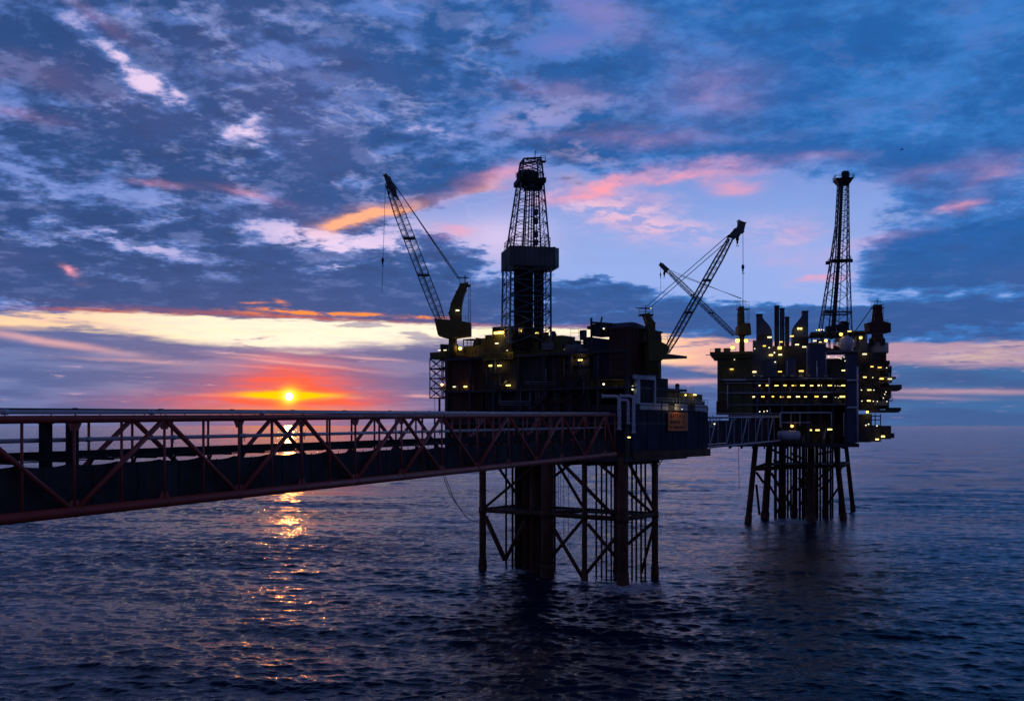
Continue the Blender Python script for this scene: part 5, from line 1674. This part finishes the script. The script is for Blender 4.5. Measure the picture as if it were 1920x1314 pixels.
ONE = [(1414, 697.2, 1.0, 8, 2.8, 'strip lamp above the upper row, under the blue block beside the olive tower'), (1462.5, 696.7, 1.2, 7, 2, 'strip lamp between the two blue panels above the upper row'), (1502.5, 695.5, .6, 9, 2.8, 'bright strip lamp at the foot of the tall blue block'),
       (1372, 692, -.3, 7, 2, 'tilted strip lamp on the olive tower wall'), (1581.2, 694.5, .6, 7, 2.2, 'strip lamp alone below the radome deck'), (1445.5, 665.5, 2.2, 8, 2.4, 'strip lamp on the pipes below the stacks, left one'), (1463, 665, 2.2, 6.5, 2.2, 'strip lamp on the pipes below the stacks, right one'),
       (1433.2, 648.5, 2.2, 6.4, 2, 'strip lamp on the left blue block beneath the left curved duct'), (1494.5, 646, 3, 8, 2.2, 'strip lamp beneath the right curved duct, left of two'), (1508, 650.3, .6, 7.6, 2.2, 'strip lamp beneath the right curved duct, right of two'),
       (1442.9, 632.2, 4, 8, 2.6, 'strip lamp at the foot of the left curved duct'), (1484.6, 630.2, 4, 8, 2.6, 'strip lamp at the foot of the shortest stack'), (1464.4, 641, 3, 6.4, 2.2, 'strip lamp at the foot of the middle stack'),
       (1527.7, 639, 1.8, 6.4, 2, 'white strip lamp left of the radome deck'), (1538, 641.3, 1.8, 5.5, 1.4, 'faint strip lamp left of the radome deck'), (1621.2, 663.8, 5, 7.6, 2.4, 'strip lamp under the white drum'),
       (1635, 687.3, 4, 6, 2, 'strip lamp on the right flank below the white drum, left of two'), (1649.4, 688.8, 4, 6.6, 2, 'strip lamp on the right flank below the white drum, right of two'), (1621.6, 707, 4, 6.6, 2, 'strip lamp on the right flank level with the balcony'),
       (1653, 710, 4.2, 8, 2.6, 'bright strip lamp over the upper launch platform, inner one'), (1668.4, 710.4, 4.2, 7.4, 2, 'pale strip lamp over the upper launch platform, outer one'), (1630, 731, 4, 6.8, 2, 'strip lamp between the two launch platforms, upper one'),
       (1629, 751.2, 3.6, 7, 2.2, 'strip lamp between the two launch platforms, lower one'), (1655.7, 818, 3, 7.6, 3, 'bright yellow lamp on the lowest right corner module'), (1644.6, 823.4, 3, 6, 2.6, 'yellow lamp under the lowest right corner module'),
       (1592.8, 621, 7, 7, 2, 'pale strip lamp at the right foot of the flare tower')]
for u, v, w, wd, hg, lab in ONE:
    o_ = L1(u, v, w, wd * rl.uniform(.8, 1), hg * rl.uniform(.8, 1.05), rl.choice((M_STRIP, M_STRIP_PALE, M_STRIP_DEEP)), lab, None, F2)
    if hg >= 2.4:
        throw(o_, 70)
L1(1461.8, 652.3, 2.4, 6.6, 5, M_LAMP, 'square yellow lit panel below the stacks', None, F2)
BIG = [(1382.7, 638.5, -2.0, 4.2, M_LAMP, 'large yellow floodlight at the foot of the lamp lit crane, left one'), (1398.8, 638.6, -2.0, 3.6, M_LAMP, 'large yellow floodlight at the foot of the lamp lit crane, right one'), (1373.5, 651.5, -.5, 3.6, M_LAMP, 'yellow floodlight on the olive tower roof below the lamp lit crane'),
       (1576.8, 626.6, 4, 3.2, M_LAMP, 'large round lamp above the radome'), (1613.8, 633, 6, 2.8, M_LAMP, 'large round lamp right of the radome'), (1548.5, 638.4, 1.8, 2.8, M_LAMP, 'round yellow lamp left of the radome'), (1626.2, 772, 2.6, 2.4, M_LAMP, 'round yellow lamp under the lower launch platform'),
       (1497, 616, 5.2, 2.1, M_STRIP, 'floodlight on the right curved duct, left of a pair'), (1502, 616, 5.2, 2.1, M_STRIP, 'floodlight on the right curved duct, right of a pair'), (1536, 618.6, 7, 1.7, M_STRIP, 'small lamp at the left foot of the flare tower, brightest of a line'),
       (1452, 661, 2.2, 1.5, M_COOL, 'small white lamp just above the lamps below the stacks'), (1442.2, 651.6, 2.2, 1.3, M_COOL, 'small white lamp right of the strip lamp under the left curved duct'), (1415, 653.5, 2.4, 1.0, M_COOL, 'tiny white lamp at the left edge of the blue block'),
       (1453.5, 678.5, 1.2, 1.3, M_COOL, 'small white lamp between the two blue panels'), (1610.5, 658, 4, 1.6, M_COOL, 'small white lamp at the right end of the radome deck'), (1554, 668.3, .3, 1.2, M_COOL, 'small white lamp under the left end of the radome deck'),
       (1377, 674, -.4, .9, M_COOL, 'tiny white lamp high on the olive tower wall')]
for u, v, w, r, m, lab in BIG:
    o_ = Fl(u, v, w, r, m, lab, None, F2)
    if r > 2.3:
        throw(o_, 260)
for u, v in ((1531, 618.8), (1540.6, 618), (1544.5, 618.5)):
    Fl(u, v, 7, 1.0, M_COOL, 'tiny white lamp in the line at the left foot of the flare tower', 'tiny lamps at the foot of the flare tower', F2)
for u, v in ((1567.5, 668.8), (1573, 671), (1577, 672.5), (1582.5, 669.5), (1584.3, 676.5)):
    Fl(u, v, .5, .9, M_COOL, 'tiny white lamp in the cluster under the radome deck', 'tiny lamps under the radome deck', F2)
for u, v in ((1615.2, 731), (1638.6, 731.2), (1616, 751.6), (1637.5, 752), (1645, 752.3), (1663, 752.4), (1636.5, 707.6), (1662.5, 689.6), (1659, 739), (1656.5, 746), (1661, 734.5)):
    Fl(u, v, 4, .95, M_COOL, 'tiny white lamp scattered over the right flank of the far platform', 'tiny lamps on the right flank', F2)
for u, v in ((1623.7, 797), (1628.6, 795), (1644.4, 798)):
    Fl(u, v, 2.8, 1.2, M_COOL, 'small white lamp on the lowest right module of the far platform', 'small lamps on the lowest right module', F2)


# ---------------------------------------------------------------- a bird high over the sea on the right
def build_bird():
    c = at(1690.5, 281, 150)
    mb = MB()
    s = .22
    mb.tube(c + Vector((-1.2 * s, 0, 0)), c + Vector((-.2 * s, 0, .05 * s)), .12 * s, .3 * s, n=8)
    mb.tube(c + Vector((-.2 * s, 0, .05 * s)), c + Vector((.9 * s, 0, .1 * s)), .3 * s, .18 * s, n=8)
    mb.tube(c + Vector((.9 * s, 0, .1 * s)), c + Vector((1.35 * s, 0, .08 * s)), .2 * s, .03 * s, n=8)
    for sg in (-1, 1):
        a = [c + Vector((.5 * s, sg * .2 * s, .15 * s)), c + Vector((.45 * s, sg * 1.2 * s, .75 * s)), c + Vector((-.1 * s, sg * 2.4 * s, .55 * s)), c + Vector((-.15 * s, sg * 1.2 * s, .65 * s)), c + Vector((-.2 * s, sg * .2 * s, .1 * s))]
        mb.prism(a, (0, 0, .05 * s))
    tag(mb.build('bird', M_BLACK), 'tiny dark seabird alone in the sky at the upper right', 'bird')


build_bird()
